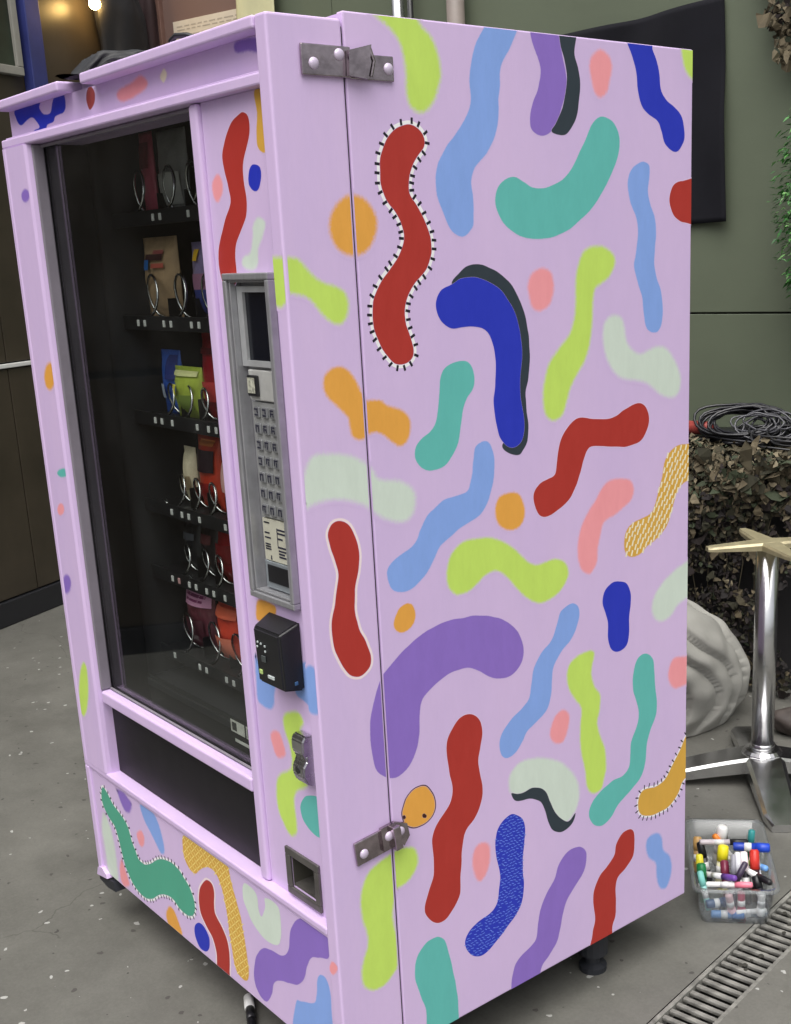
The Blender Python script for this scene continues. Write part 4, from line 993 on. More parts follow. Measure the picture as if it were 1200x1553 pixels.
for zt, kind in TRAYS:
    bm = bmesh.new()
    box(bm, -.914, -.257, .171, .66, zt - .004, zt + .001)
    box(bm, -.914, -.257, .165, .1705, zt - .016, zt + .012, .001)
    for cx_ in COLS[kind]:
        d = (COLS[kind][1] - COLS[kind][0]) / 2
        box(bm, cx_ + d - .001, cx_ + d + .001, .20, .64, zt + .0012, zt + .045)
    tr = obj('shelf_tray', bm, M_TRAY, vm)
    for cx_ in COLS[kind]:
        r_ = .033 if kind == 'narrow' else .044
        if spw[kind] is None:
            o = obj('spiral', helix(r_), M_WIRE, tr, True); spw[kind] = o
        else:
            o = inst(spw[kind], tr)
        o.location = (cx_, .171, zt + r_ + .004); o.rotation_euler = (0, rnd.uniform(-.9, .9), 0)
        for dx, mm in ((-.012, M_TAG), (.018, M_TAG2 if rnd.random() < .3 else M_TAG)):
            if rnd.random() < .85:
                obj('price_tag', bbox(cx_ + dx - .005, cx_ + dx + .005, .1625, .1648, zt - .009, zt + .004, .002), mm, tr)

def bag_bm(w_, h_, d_, nx=12, nz=16, crimp=.07):
    """filled foil bag: flat crimped ends, bulging middle, slightly wrinkled"""
    bm = bmesh.new()
    sd_ = rnd.uniform(0, 50)
    sides = []
    for s in (-1, 1):
        g_ = []
        for j in range(nz + 1):
            row = []
            for i in range(nx + 1):
                u_, v_ = i / nx, j / nz
                e = max(0.0, math.sin(math.pi * u_)) ** .55 * max(0.0, math.sin(math.pi * min(1, max(0, (v_ - crimp) / (1 - 2 * crimp))))) ** .5
                wr = noise.noise(Vector((u_ * 4 + sd_, v_ * 5, s))) * .3 * e
                row.append(bm.verts.new(((u_ - .5) * w_ * (1 - .05 * e), s * (d_ / 2 * (e + wr) + .0006), v_ * h_)))
            g_.append(row)
        sides.append(g_)
        for j in range(nz):
            for i in range(nx):
                q = (g_[j][i], g_[j][i + 1], g_[j + 1][i + 1], g_[j + 1][i])
                bm.faces.new(q if s < 0 else q[::-1])
    A, B = sides
    for j in range(nz):
        bm.faces.new((A[j][0], A[j + 1][0], B[j + 1][0], B[j][0])); bm.faces.new((B[j][nx], B[j + 1][nx], A[j + 1][nx], A[j][nx]))
    for i in range(nx):
        bm.faces.new((B[0][i], B[0][i + 1], A[0][i + 1], A[0][i])); bm.faces.new((A[nz][i], A[nz][i + 1], B[nz][i + 1], B[nz][i]))
    return bm

def product(name, label, cat, x_, zt, w_, h_, d_, col, rough=.35, y_=.228, prints=(), rz=0.0, tilt=0.0, group='snacks on the vending machine shelves'):
    x_ = max(-.912 + w_ / 2, x_ - .02)
    e = empty(name, (x_, y_, zt + .0015), rz, label, cat, group)
    e.rotation_euler = (tilt, 0, rz)
    m = mat('pack_' + '%d_%d_%d' % col, lin(col), rough=rough, var=.22, vscale=26, spec=.5, bump=.5, bscale=45)
    obj('wrapper', bag_bm(w_, h_, d_), m, e, True)
    for (px_, pz_, pw_, ph_, pc) in prints:
        # printed patch follows the bulging face
        bm = bmesh.new(); g_ = []
        for j in range(7):
            row = []
            for i in range(7):
                u_ = px_ + (i / 6 - .5) * pw_; v_ = pz_ + (j / 6 - .5) * ph_
                uu = u_ / w_ + .5; vv = v_ / h_
                e_ = max(0, math.sin(math.pi * uu)) ** .55 * max(0, math.sin(math.pi * min(1, max(0, (vv - .07) / .86)))) ** .5
                row.append(bm.verts.new((u_ * (1 - .05 * e_), -(d_ / 2 * e_ * 1.32 + .0018), v_)))
            g_.append(row)
        for j in range(6):
            for i in range(6): bm.faces.new((g_[j][i], g_[j][i + 1], g_[j + 1][i + 1], g_[j + 1][i]))
        obj('printed_patch', bm, mat('print_%d_%d_%d' % pc, lin(pc), rough=.45), e, True)
    return e

T0, T1, T2, T3, T4, T5 = [t[0] for t in TRAYS]
product('candy_strip', 'narrow dim pink packet on the top shelf of the vending machine', 'candy', -.834, T0, .058, .165, .02, (190, 80, 105), prints=[(0, .12, .04, .05, (120, 40, 50))])
product('snack_packet', 'pale grey packet on the top shelf beside the pink one', 'snack packet', -.725, T0, .12, .16, .03, (150, 150, 150), prints=[(0, .05, .09, .06, (186, 186, 182))])
product('paper_pouch', 'brown paper pouch with blue and red print, second shelf', 'snack pouch', -.832, T1, .150, .165, .04, (176, 146, 112), rough=.7, prints=[(.0, .125, .075, .012, (70, 40, 40)), (-.03, .110, .03, .020, (40, 110, 190)), (.022, .108, .045, .009, (190, 95, 80)), (.02, .135, .04, .007, (160, 80, 80))])
product('snack_packet', 'mauve packet with a yellow flower print, second shelf', 'snack packet', -.638, T1, .088, .15, .03, (140, 126, 165), prints=[(-.012, .125, .022, .022, (240, 190, 50)), (.008, .075, .05, .03, (160, 110, 140)), (.01, .035, .05, .05, (50, 60, 130))])
product('snack_packet', 'bright blue packet at the left of the third shelf', 'snack packet', -.820, T2, .085, .135, .03, (52, 96, 190), prints=[(.02, .10, .035, .05, (36, 50, 120)), (-.02, .05, .03, .03, (180, 190, 210))])
product('candy_bag', 'lime green candy bag on the third shelf', 'candy bag', -.728, T2, .115, .105, .045, (176, 192, 72), y_=.218, prints=[(.0, .092, .10, .010, (228, 228, 160)), (-.025, .06, .03, .02, (230, 220, 70)), (.02, .035, .04, .03, (120, 140, 60))])
product('candy_bag', 'deep red tall bag on the third shelf', 'candy bag', -.628, T2, .095, .180, .04, (150, 22, 34), prints=[(0, .06, .06, .04, (190, 60, 60)), (0, .14, .07, .012, (90, 10, 18))])
product('candy_bag', 'dark maroon bag at the right of the third shelf', 'candy bag', -.53, T2, .09, .15, .04, (110, 16, 28))
product('wrapped_figure', 'cream wrapped treat standing on the fourth shelf', 'candy', -.778, T3, .050, .125, .035, (222, 208, 178), rough=.6, prints=[(.008, .05, .02, .03, (150, 130, 100))])
product('candy_bag', 'orange red bag with a dark band on the fourth shelf', 'candy bag', -.690, T3, .092, .155, .035, (190, 60, 38), prints=[(0, .105, .07, .045, (40, 20, 30)), (.0, .142, .06, .012, (224, 130, 66)), (0, .04, .06, .04, (150, 30, 30))])
product('candy_bag', 'rosy clear bag at the right of the fourth shelf', 'candy bag', -.598, T3, .08, .135, .035, (190, 100, 100), prints=[(0, .08, .04, .06, (220, 170, 165))])
product('snack_packet', 'black packet at the left of the fifth shelf', 'snack packet', -.80, T4, .07, .115, .03, (30, 30, 36), prints=[(0, .08, .05, .015, (70, 72, 80))])
product('snack_packet', 'charcoal packet second from the left on the fifth shelf', 'snack packet', -.722, T4, .07, .12, .03, (38, 32, 36), prints=[(0, .085, .045, .02, (84, 40, 44))])
product('candy_bag', 'large dark red bag on the fifth shelf', 'candy bag', -.634, T4, .10, .142, .045, (150, 22, 30), prints=[(0, .07, .07, .04, (110, 14, 22))])
product('candy_bag', 'wine red bag at the right of the fifth shelf', 'candy bag', -.54, T4, .09, .14, .045, (120, 16, 26))
product('candy_bag', 'plum bag under a pink header card on the lowest shelf', 'candy bag', -.795, T5, .125, .15, .045, (110, 54, 66), prints=[(0, .125, .118, .034, (224, 160, 195)), (0, .129, .085, .006, (130, 50, 100)), (0, .119, .07, .005, (130, 50, 100)), (0, .06, .08, .04, (80, 36, 46))])
product('candy_bag', 'coral red rounded bag on the lowest shelf', 'candy bag', -.652, T5, .125, .15, .06, (215, 72, 50), prints=[(0, .045, .07, .05, (230, 130, 105)), (0, .12, .09, .02, (236, 110, 80))])

# ================================================================ MARKERS
M_CLEAR = None
def plastic_tub():
    m = bpy.data.materials.new('frosted_clear_plastic'); m.use_nodes = True
    n = m.node_tree.nodes; l = m.node_tree.links
    n.remove(n['Principled BSDF'])
    tr = n.new('ShaderNodeBsdfTransparent'); tr.inputs[0].default_value = (0.93, 0.95, 0.96, 1)
    df = n.new('ShaderNodeBsdfDiffuse'); df.inputs[0].default_value = (0.72, 0.74, 0.76, 1)
    tl = n.new('ShaderNodeBsdfTranslucent'); tl.inputs[0].default_value = (0.72, 0.74, 0.76, 1)
    gl = n.new('ShaderNodeBsdfGlossy'); gl.inputs['Roughness'].default_value = 0.15
    a = n.new('ShaderNodeMixShader'); a.inputs[0].default_value = 0.5
    l.new(df.outputs[0], a.inputs[1]); l.new(tl.outputs[0], a.inputs[2])
    b = n.new('ShaderNodeMixShader'); b.inputs[0].default_value = 0.13
    l.new(tr.outputs[0], b.inputs[1]); l.new(a.outputs[0], b.inputs[2])
    fr = schlick(n, l)
    c = n.new('ShaderNodeMixShader')
    l.new(fr.outputs[0], c.inputs[0]); l.new(b.outputs[0], c.inputs[1]); l.new(gl.outputs[0], c.inputs[2])
    l.new(c.outputs[0], n['Material Output'].inputs[0])
    return m
M_CLEAR = plastic_tub()

def rrect(hx, hy, r_, n=5):
    out = []
    for cx_, cy_, a0 in ((hx - r_, hy - r_, 0), (-hx + r_, hy - r_, 90), (-hx + r_, -hy + r_, 180), (hx - r_, -hy + r_, 270)):
        for k in range(n + 1):
            a = math.radians(a0 + 90 * k / n)
            out.append((cx_ + r_ * math.cos(a), cy_ + r_ * math.sin(a)))
    return out

BC = Vector((-0.070, 1.146, 0)); BRZ = math.atan2(.125, .135)
tub = empty('marker_tub', BC, BRZ, 'clear plastic tub full of paint markers on the floor by the drain', 'tub')
TH = 0.098
bm = bmesh.new()
prev = None
for hx, hy, z, r_ in ((.074, .150, .001, .018), (.080, .156, .03, .02), (.089, .168, TH, .022), (.097, .176, TH, .024), (.097, .176, TH - .008, .024), (.0945, .1735, TH - .008, .024), (.0945, .1735, TH - .003, .024), (.0885, .1675, TH - .003, .022), (.078, .154, .031, .02), (.072, .148, .003, .018)):
    vs = [bm.verts.new((u_, v_, z)) for u_, v_ in rrect(hx, hy, r_)]
    if prev:
        for i in range(len(vs)):
            bm.faces.new((prev[i], prev[(i + 1) % len(vs)], vs[(i + 1) % len(vs)], vs[i]))
    else: bm.faces.new(vs[::-1])
    prev = vs
bm.faces.new(prev)
bmesh.ops.recalc_face_normals(bm, faces=bm.faces[:])
obj('tub_shell', bm, M_CLEAR, tub, True)

def marker(label, loc, direction, cap, body, L=.14, r_=.0095, band=(225, 225, 225), group='markers in the clear tub', capL=.38):
    """paint marker lying along `direction`; local z runs from the tail to the cap"""
    e = empty('paint_marker', loc, 0, label, 'marker', group)
    e.rotation_euler = Vector(direction).normalized().to_track_quat('Z', 'Y').to_euler()
    mm = lambda c: mat('marker_%d_%d_%d' % c, lin(c), rough=.35, spec=.5)
    bm = bmesh.new(); lathe(bm, [(r_ * .86, 0), (r_, .003), (r_, L * (1 - capL))], 14)
    obj('barrel', bm, mm(body), e, True)
    bm = bmesh.new(); lathe(bm, [(r_ * 1.02, L * .30), (r_ * 1.02, L * .5)], 14)
    obj('barrel_label', bm, mm(band), e, True)
    bm = bmesh.new(); lathe(bm, [(r_ * 1.1, L * (1 - capL)), (r_ * 1.12, L * .8), (r_ * 1.05, L * .97), (r_ * .7, L)], 14)
    obj('cap', bm, mm(cap), e, True)
    return e

def TB(x_, y_, z_):
    return Matrix.Translation(BC) @ Matrix.Rotation(BRZ, 4, 'Z') @ Vector((x_, y_, z_))
def TD(x_, y_, z_):
    return Matrix.Rotation(BRZ, 3, 'Z') @ Vector((x_, y_, z_))
# along tub x = image right, -y = towards the camera
WHITE, BLK = (232, 232, 230), (22, 22, 26)
MK = [  # label, tub position of the tail, direction, cap, body
    ('long black marker with a silver barrel across the top of the tub', (-.068, .030, .116), (1, .05, -.02), BLK, (200, 190, 195), .115, .008),
    ('thick royal blue marker lying across the top right of the tub', (.010, .020, .112), (1, -.12, .03), (30, 70, 190), (30, 62, 170), .085, .012),
    ('round white capped marker standing behind the black one', (-.022, .085, .03), (.05, .05, 1), WHITE, (210, 210, 205), .105, .014),
    ('fat yellow capped marker near the middle of the tub', (-.022, -.005, .018), (.06, .10, 1), (238, 225, 40), (232, 228, 190), .10, .014),
    ('small yellow capped marker at the left of the tub', (-.066, -.055, .012), (.02, .25, 1), (236, 224, 60), (200, 190, 120), .098, .0095),
    ('green marker leaning in the left corner of the tub', (-.064, -.080, .015), (.1, .3, .95), (24, 120, 66), (28, 96, 60), .09, .012),
    ('turquoise marker beside the green one', (-.055, -.115, .012), (-.05, .35, .9), (130, 205, 195), (150, 205, 200), .09, .008),
    ('maroon capped marker leaning left of centre', (-.010, -.085, .02), (-.25, .55, .8), (120, 40, 66), (110, 36, 60), .10, .011),
    ('slim marker with black and white lettering, left of three in the middle', (-.028, -.115, .015), (.30, .55, .8), (60, 50, 70), (48, 46, 54), .125, .008),
    ('slim marker with a grey cap in the middle of the tub', (.002, -.10, .02), (.16, .5, .8), (150, 150, 158), (70, 66, 84), .12, .008),
    ('slim dark marker with a pale stripe right of the middle', (.018, -.10, .02), (.14, .5, .8), (220, 220, 226), (58, 76, 84), .125, .008),
    ('white capped marker left of the red one', (.036, -.085, .015), (.05, .5, .85), (236, 224, 226), (40, 38, 46), .12, .010),
    ('bright red capped marker at the right of the tub', (.056, -.075, .012), (.02, .45, .88), (200, 50, 40), (60, 36, 40), .12, .012),
    ('white marker standing at the right wall of the tub', (.070, -.06, .012), (.03, .3, .95), WHITE, (225, 225, 225), .11, .008),
    ('black capped marker in the right front corner', (.070, -.118, .03), (-.03, .35, .6), BLK, (44, 44, 50), .075, .011),
    ('black marker behind the yellow caps', (-.045, .015, .02), (-.08, .15, 1), BLK, (50, 50, 56), .098, .010),
    ('dark green marker behind the blue one', (.028, .012, .02), (.1, .2, 1), (50, 92, 70), (190, 200, 190), .09, .011),
    ('pale pink marker low against the front of the tub', (-.014, -.138, .075), (.20, .0, -1), (228, 190, 200), (235, 200, 205), .062, .010),
    ('rose marker low behind the tub front', (.016, -.120, .072), (.15, .0, -1), (200, 90, 120), (190, 80, 110), .065, .010),
    ('white marker low at the right of the tub front', (.060, -.136, .078), (.02, .0, -1), (240, 240, 238), (235, 235, 235), .055, .010),
    ('blue marker lying on the tub floor at the front', (-.052, -.132, .016), (1, .04, .02), (70, 120, 180), (96, 140, 190), .075, .011),
    ('navy marker on the tub floor at the left front', (-.062, -.124, .040), (1, .1, .05), (40, 60, 100), (50, 80, 120), .06, .012),
    ('white marker lying along the tub floor at the right', (.004, -.136, .028), (1, .02, .0), WHITE, (235, 235, 235), .07, .007),
    ('grey marker on the tub floor under the white one', (.000, -.128, .012), (1, .0, .0), (120, 130, 140), (150, 160, 165), .075, .009),
    ('tan marker against the back left of the tub', (-.070, .060, .012), (-.02, .25, 1), (190, 150, 90), (170, 136, 86), .085, .011),
    ('orange capped slim marker near the back of the tub', (.035, .055, .03), (-.5, .2, .5), (226, 130, 40), (230, 228, 222), .11, .008),
    ('violet capped slim marker lying near the left wall', (-.062, -.02, .060), (.5, -.7, .25), (110, 70, 160), (226, 224, 226), .115, .008),
    ('light green slim marker slanting across the middle', (-.01, .045, .070), (.6, -.7, .15), (150, 200, 90), (235, 235, 230), .11, .0075),
    ('white slim marker with a black cap slanting right of centre', (.015, -.02, .085), (.55, -.75, .05), BLK, (238, 238, 236), .115, .008),
    ('sky blue capped marker slanting at the right', (.045, .05, .055), (.25, -.8, .3), (110, 160, 220), (232, 232, 230), .11, .008),
    ('pink capped slim marker across the left front', (-.06, -.09, .072), (.8, -.25, .12), (232, 130, 150), (236, 234, 232), .105, .0075),
    ('brown capped marker standing at the back of the tub', (.0, .10, .02), (.1, .1, 1), (96, 66, 50), (220, 216, 208), .10, .009),
    ('teal capped marker standing at the back right', (.055, .09, .02), (-.1, .05, 1), (50, 140, 140), (228, 226, 222), .095, .009),
]
for lab, p, d, c, b_, L_, r_ in MK:
    p = (p[0], p[1], max(.012, p[2] - .008))
    d = (d[0] + rnd.uniform(-.22, .22), d[1] + rnd.uniform(-.15, .15), d[2])
    marker(lab, TB(*p), TD(*d), c, b_, L_, r_ * .86)
marker('white capped black marker lying on the floor by the machine kick panel', (-0.375, 0.022, .0105), (-.62, .30, .0), WHITE, BLK, .12, .0095, (40, 40, 44), 'loose markers')

# ================================================================ TABLE BASE
M_ALU = mat('polished_aluminium', (0.62, 0.62, 0.63), rough=0.2, metal=1.0, var=0.1, vscale=10)
M_GOLDM = mat('yellowed_casting', lin((186, 176, 142)), rough=.35, metal=.5, var=.15, vscale=30)
TC = Vector((-0.391, 1.710, 0))
tb = empty('table_base', TC, 0, 'polished metal pedestal table base with no top behind the machine', 'table base')
th0 = math.atan2(-.235, .245)
def star(bm, R_in, R_out, w_in, w_out, z_in, z_out, zb_in, zb_out, n_arm=4, th=0.0, segs=7):
    for k in range(n_arm):
        a = th + k * math.pi / 2
        d = Vector((math.cos(a), math.sin(a), 0)); q = Vector((-d.y, d.x, 0))
        prev = None
        for i in range(segs + 1):
            t = i / segs
            r_ = R_in + (R_out - R_in) * t
            ww = w_in + (w_out - w_in) * t ** .8
            if i == segs: ww *= .72
            zt = z_in + (z_out - z_in) * t ** 1.25; zb = zb_in + (zb_out - zb_in) * t ** 1.1
            c = d * r_
            prof = [c - q * ww + Vector((0, 0, zb)), c - q * ww + Vector((0, 0, zt - .006)), c - q * (ww * .8) + Vector((0, 0, zt)),
                    c + q * (ww * .8) + Vector((0, 0, zt)), c + q * ww + Vector((0, 0, zt - .006)), c + q * ww + Vector((0, 0, zb))]
            vs = [bm.verts.new(p) for p in prof]
            if prev:
                for j in range(6): bm.faces.new((prev[j], prev[(j + 1) % 6], vs[(j + 1) % 6], vs[j]))
            prev = vs
        bm.faces.new(prev)
bm = bmesh.new()
star(bm, .0, .335, .058, .043, .088, .022, .045, .001, th=th0)
lathe(bm, [(.052, .04), (.056, .086), (.048, .094), (.036, .097)], 24)
bmesh.ops.recalc_face_normals(bm, faces=bm.faces[:])
obj('foot', bm, M_ALU, tb)
bm = bmesh.new(); lathe(bm, [(.0315, .096), (.0315, .684)], 32)
cl = obj('column', bm, M_CHROME, tb, True)
bm = bmesh.new(); lathe(bm, [(.034, .0965), (.034, .112)], 32); obj('collar', bm, M_CHROME, tb, True)
bm = bmesh.new()
star(bm, .0, .175, .034, .015, .704, .700, .682, .688, th=math.radians(-30))
bmesh.ops.recalc_face_normals(bm, faces=bm.faces[:])
obj('top_spider', bm, M_GOLDM, tb)

# ================================================================ CLOTH BUNDLE
bm = bmesh.new()
NU, NV = 220, 120
FP = Vector((.77, -.637, 0)) * .22 + Vector((-.645, -.763, 0)) * .10 + Vector((0, 0, .10))     # folds arc round this point
grid = []
for j in range(NV + 1):
    v_ = j / NV
    row = []
    for i in range(NU):
        a = 2 * math.pi * i / NU
        base = .30 * max(.0, (1 - v_ ** 2.4)) ** .5 * (1 - .08 * math.cos(2 * a + 1)) * (.92 + .12 * math.sin(math.pi * min(1, v_ * 1.2)))
        p = Vector((base * math.cos(a), base * math.sin(a), .003 + .44 * v_))
        nrm = Vector((math.cos(a), math.sin(a), .15 + 1.6 * v_ ** 3)).normalized()
        wq = noise.noise(p * 4.0) * 1.1 + noise.noise(p * 9) * .2
        q = (p - FP).length / .085 + wq
        s1_ = q - math.floor(q)
        fold = (math.sin(math.pi * s1_ ** .45)) ** .7
        k_ = min(1, v_ * 8) * (.65 + .5 * noise.noise(p * 4 + Vector((9, 1, 3))))
        p = p + nrm * (.050 * (fold - .6) * k_ + .03 * noise.noise(p * 5) + .008 * noise.noise(p * 17))
        p.z = max(.002, p.z)
        row.append(bm.verts.new(p))
    grid.append(row)
for j in range(NV):
    for i in range(NU):
        bm.faces.new((grid[j][i], grid[j][(i + 1) % NU], grid[j + 1][(i + 1) % NU], grid[j + 1][i]))
bm.faces.new(grid[-1]); bm.faces.new(grid[0][::-1])
M_CANVAS = mat('grey_canvas', lin((150, 149, 143)), rough=.9, var=.1, vscale=7, bump=.25, bscale=220, spec=.2)
cb = obj('cloth_bundle', bm, M_CANVAS, None, True, (-0.965, 1.85, 0))
tag(cb, 'crumpled grey canvas bundle on the floor behind the vending machine', 'cloth')

# ================================================================ COUNTER AND NET
CO = Vector((-1.13, 2.20, 0))
MC = Matrix.Translation(CO) @ Matrix.Rotation(RZG, 4, 'Z')
def CW(x_, y_, z_): return MC @ Vector((x_, y_, z_))
ct = empty('counter', CO, RZG, 'dark counter under camouflage netting against the green wall', 'counter')
M_CT = mat('dark_counter', (0.012, 0.011, 0.012), rough=.8, var=.3, vscale=6)
obj('counter_top', bbox(-1.2, 2.2, -.02, .50, .775, .805, .004), M_CT, ct)
obj('counter_leg', bbox(-1.15, -1.09, .03, .09, .001, .775), M_CT, ct)
obj('counter_leg', bbox(2.09, 2.15, .03, .09, .001, .775), M_CT, ct)
obj('shade_backing', bbox(-1.16, 2.16, .06, .075, .002, .774), M_CT, ct)  # dark sheet backing the net, standing in for shade under the counter

CAMO = [(88, 80, 58), (120, 108, 84), (66, 64, 46), (50, 40, 38), (150, 138, 112), (74, 84, 60), (38, 32, 32)]
cm = [mat('camo_leaf_%d' % i, lin(c, .56), rough=.85, var=.2, vscale=40) for i, c in enumerate(CAMO)]
def camo_leaf(bm, p, nrm, size, mi):
    """torn curled scrap of net cloth: a bent strip of uneven width"""
    nrm = nrm.normalized()
    if rnd.random() < .10: size *= rnd.uniform(1.6, 2.4)
    a = nrm.orthogonal().normalized(); b = nrm.cross(a)
    rot = rnd.uniform(0, 6.28)
    a, b = a * math.cos(rot) + b * math.sin(rot), b * math.cos(rot) - a * math.sin(rot)
    L_ = size * rnd.uniform(.9, 2.0); curl = rnd.uniform(-.6, 1.1) * size; bend = rnd.uniform(-.5, .5) * size
    prev = None
    for k in range(4):
        t = k / 3
        w_ = size * (.16, rnd.uniform(.3, .62), rnd.uniform(.25, .55), .08)[k]
        c = p + a * L_ * (t - .5) + b * bend * math.sin(math.pi * t) + nrm * (curl * t * t + size * .25 * math.sin(math.pi * t))
        vs = [bm.verts.new(c - b * w_ * rnd.uniform(.6, 1.1) + nrm * rnd.uniform(-.1, .25) * size), bm.verts.new(c + b * w_ * rnd.uniform(.6, 1.1) + nrm * rnd.uniform(-.1, .25) * size)]
        if prev:
            f = bm.faces.new((prev[0], prev[1], vs[1], vs[0])); f.material_index = mi
        prev = vs
bm = bmesh.new()
for i in range(10500):       # hanging face
    x_ = rnd.uniform(-.35, 1.0); z_ = rnd.uniform(.02, .80) if rnd.random() < .72 else rnd.uniform(.45, .82)
    wave = .03 * math.sin(x_ * 13 + 2 * math.sin(z_ * 5)) + .025 * noise.noise(Vector((x_ * 6, z_ * 5, 1)))
    if x_ > .40 + .06 * math.sin(z_ * 17) and z_ < .60 + .05 * math.sin(x_ * 23): continue
    dens = noise.noise(Vector((x_ * 9, z_ * 9, 7)))
    if dens < -.42: continue
    p = CW(x_, -.05 - wave + rnd.uniform(-.018, .012), z_)
    n_ = MC.to_3x3() @ Vector((rnd.uniform(-.8, .8), -1, rnd.uniform(-.3, .9)))
    up = rnd.random() < .25 + .75 * max(0, (z_ - .5) / .3)
    camo_leaf(bm, p, n_, rnd.uniform(.008, .019) * (1.2 if z_ > .6 else 1), rnd.choice((0, 1, 2, 4, 5, 1) if up else (3, 6, 2, 3, 6)))
for i in range(2600):       # gathered along the top edge
    x_ = rnd.uniform(-.35, 1.1); y_ = rnd.uniform(-.07, .22)
    z_ = .808 + .035 * max(0, noise.noise(Vector((x_ * 7, y_ * 7, 3)))) + rnd.uniform(0, .02) - max(0, -y_ - .03) * .5
    camo_leaf(bm, CW(x_, y_, z_), Vector((rnd.uniform(-.6, .6), rnd.uniform(-.9, .2), 1)), rnd.uniform(.008, .020), rnd.choice((0, 1, 4, 5, 0, 2)))
for i in range(26):         # the net cords that carry the leaves
    x_ = -.35 + i * .05
    lim = .02 if x_ < .4 else .6
    tube(bm, [CW(x_ + .012 * math.sin(k * 1.7 + i), -.052 - .03 * math.sin(x_ * 13 + 2 * math.sin(z_ * 5)), z_) for k, z_ in enumerate([lim + (.80 - lim) * q / 9 for q in range(10)])], .0016, 4)
cn = obj('camouflage_net', bm, cm)
tag(cn, 'leafy brown and olive camouflage netting hung over the counter front', 'camouflage net')

# cables on the counter
def cable(label, cx_, cy_, cz_, R0, n_loop, seed, col, rr=.0045, lean=.55):
    r2 = random.Random(seed)
    pts = []
    steps = n_loop * 22
    for i in range(steps):
        a = 2 * math.pi * i / 22
        lo = i / 22
        R_ = R0 * (1 + .6 * noise.noise(Vector((lo * .9, seed, 0))) + .05 * math.sin(a * 2 + lo))
        x_ = R_ * math.cos(a) * 1.25 + .08 * noise.noise(Vector((lo * 1.3, seed, 5)))
        yy = R_ * math.sin(a)
        pts.append(CW(cx_ + x_, cy_ + yy * math.cos(lean) + .05 * noise.noise(Vector((lo * 1.1, seed, 11))), cz_ + (R0 + yy) * math.sin(lean) * .55 + .014 * (1 + math.sin(lo * 2.1)) + .02 * abs(noise.noise(Vector((lo * 3, a * .6, seed)))) + .006 * noise.noise(Vector((a, lo, 2)))))
    bm = bmesh.new(); tube(bm, pts, rr, 6)
    o = obj('cable_coil', bm, mat('cable_%d' % seed, col, rough=.3, spec=.6), None, True)
    return tag(o, label, 'cable', 'cables heaped on the counter')
cable('glossy black cable coil heaped on the netted counter', .175, .14, .834, .10, 12, 3, (.012, .012, .016), .005, .95)
cable('thin grey black cable looped over the larger coil', .27, .12, .838, .075, 9, 8, (.06, .06, .07), .0035, 1.05)
cable('loose black cable straggling right of the coils', .36, .10, .832, .07, 5, 14, (.016, .016, .018), .0042, .5)
# slack black bag under the cables
bm = bmesh.new()
r = bmesh.ops.create_icosphere(bm, subdivisions=5, radius=1)
for v_ in bm.verts:
    p = v_.co.copy()
    d = 1 + .22 * noise.noise(p * 2.2) + .10 * abs(noise.noise(p * 6))
    v_.co = CW(.22 + p.x * .2 * d, .20 + p.y * .12 * d, max(.828, .838 + p.z * .04 * d))
bo = obj('black_bag', bm, mat('black_polythene', (.013, .013, .016), rough=.28, spec=.5, bump=.3, bscale=30), None, True)
tag(bo, 'slack black plastic bag under the cables on the counter', 'bag')
# connector
bm = bmesh.new(); tube(bm, [CW(.475, -.045, .838), CW(.515, -.055, .845), CW(.535, -.06, .848)], .013, 12, radii=[.010, .013, .011])
pe = empty('cable_plug', CW(.475, -.045, .838), 0, 'black cable plug with a white tip lying on the netting', 'plug')
bm.transform(Matrix.Translation(-CW(.475, -.045, .838)))
obj('plug_body', bm, M_BLACK, pe, True)
bm = bmesh.new(); tube(bm, [CW(.535, -.06, .848), CW(.556, -.066, .851)], .010, 12); bm.transform(Matrix.Translation(-CW(.475, -.045, .838)))
obj('plug_tip', bm, M_WHITE, pe, True)
# red tool roll
bm = bmesh.new(); tube(bm, [CW(-.05, .16, .868), CW(.03, .155, .87), CW(.065, .15, .871), CW(.075, .149, .871)], .024, 16, radii=[.024, .024, .023, .016])
ro = obj('red_tube', bm, mat('faded_red_plastic', lin((150, 62, 56)), rough=.5, var=.15, vscale=20), None, True)
tag(ro, 'faded red tube lying on the counter left of the cables', 'tube')
bm = bmesh.new(); box(bm, -.07, .12, .10, .21, .829, .844, .004); bm.transform(MC)
tag(obj('flat_case', bm, M_BLACK), 'flat black case under the red tube on the counter', 'case')
# something dark and rounded on the floor beyond the column
bm = bmesh.new()
bmesh.ops.create_icosphere(bm, subdivisions=4, radius=1)
for v_ in bm.verts:
    p = v_.co.copy(); d = 1 + .2 * noise.noise(p * 1.7)
    v_.co = Vector((p.x * .085 * d, p.y * .05 * d, max(0.001, .045 + p.z * .048 * d)))
tag(obj('work_shoe', bm, mat('scuffed_brown_leather', lin((70, 62, 58)), rough=.6, var=.3, vscale=30), None, True, (-.50, 2.05, 0), (0, 0, .5)), 'scuffed dark shoe on the floor beyond the table base', 'shoe')

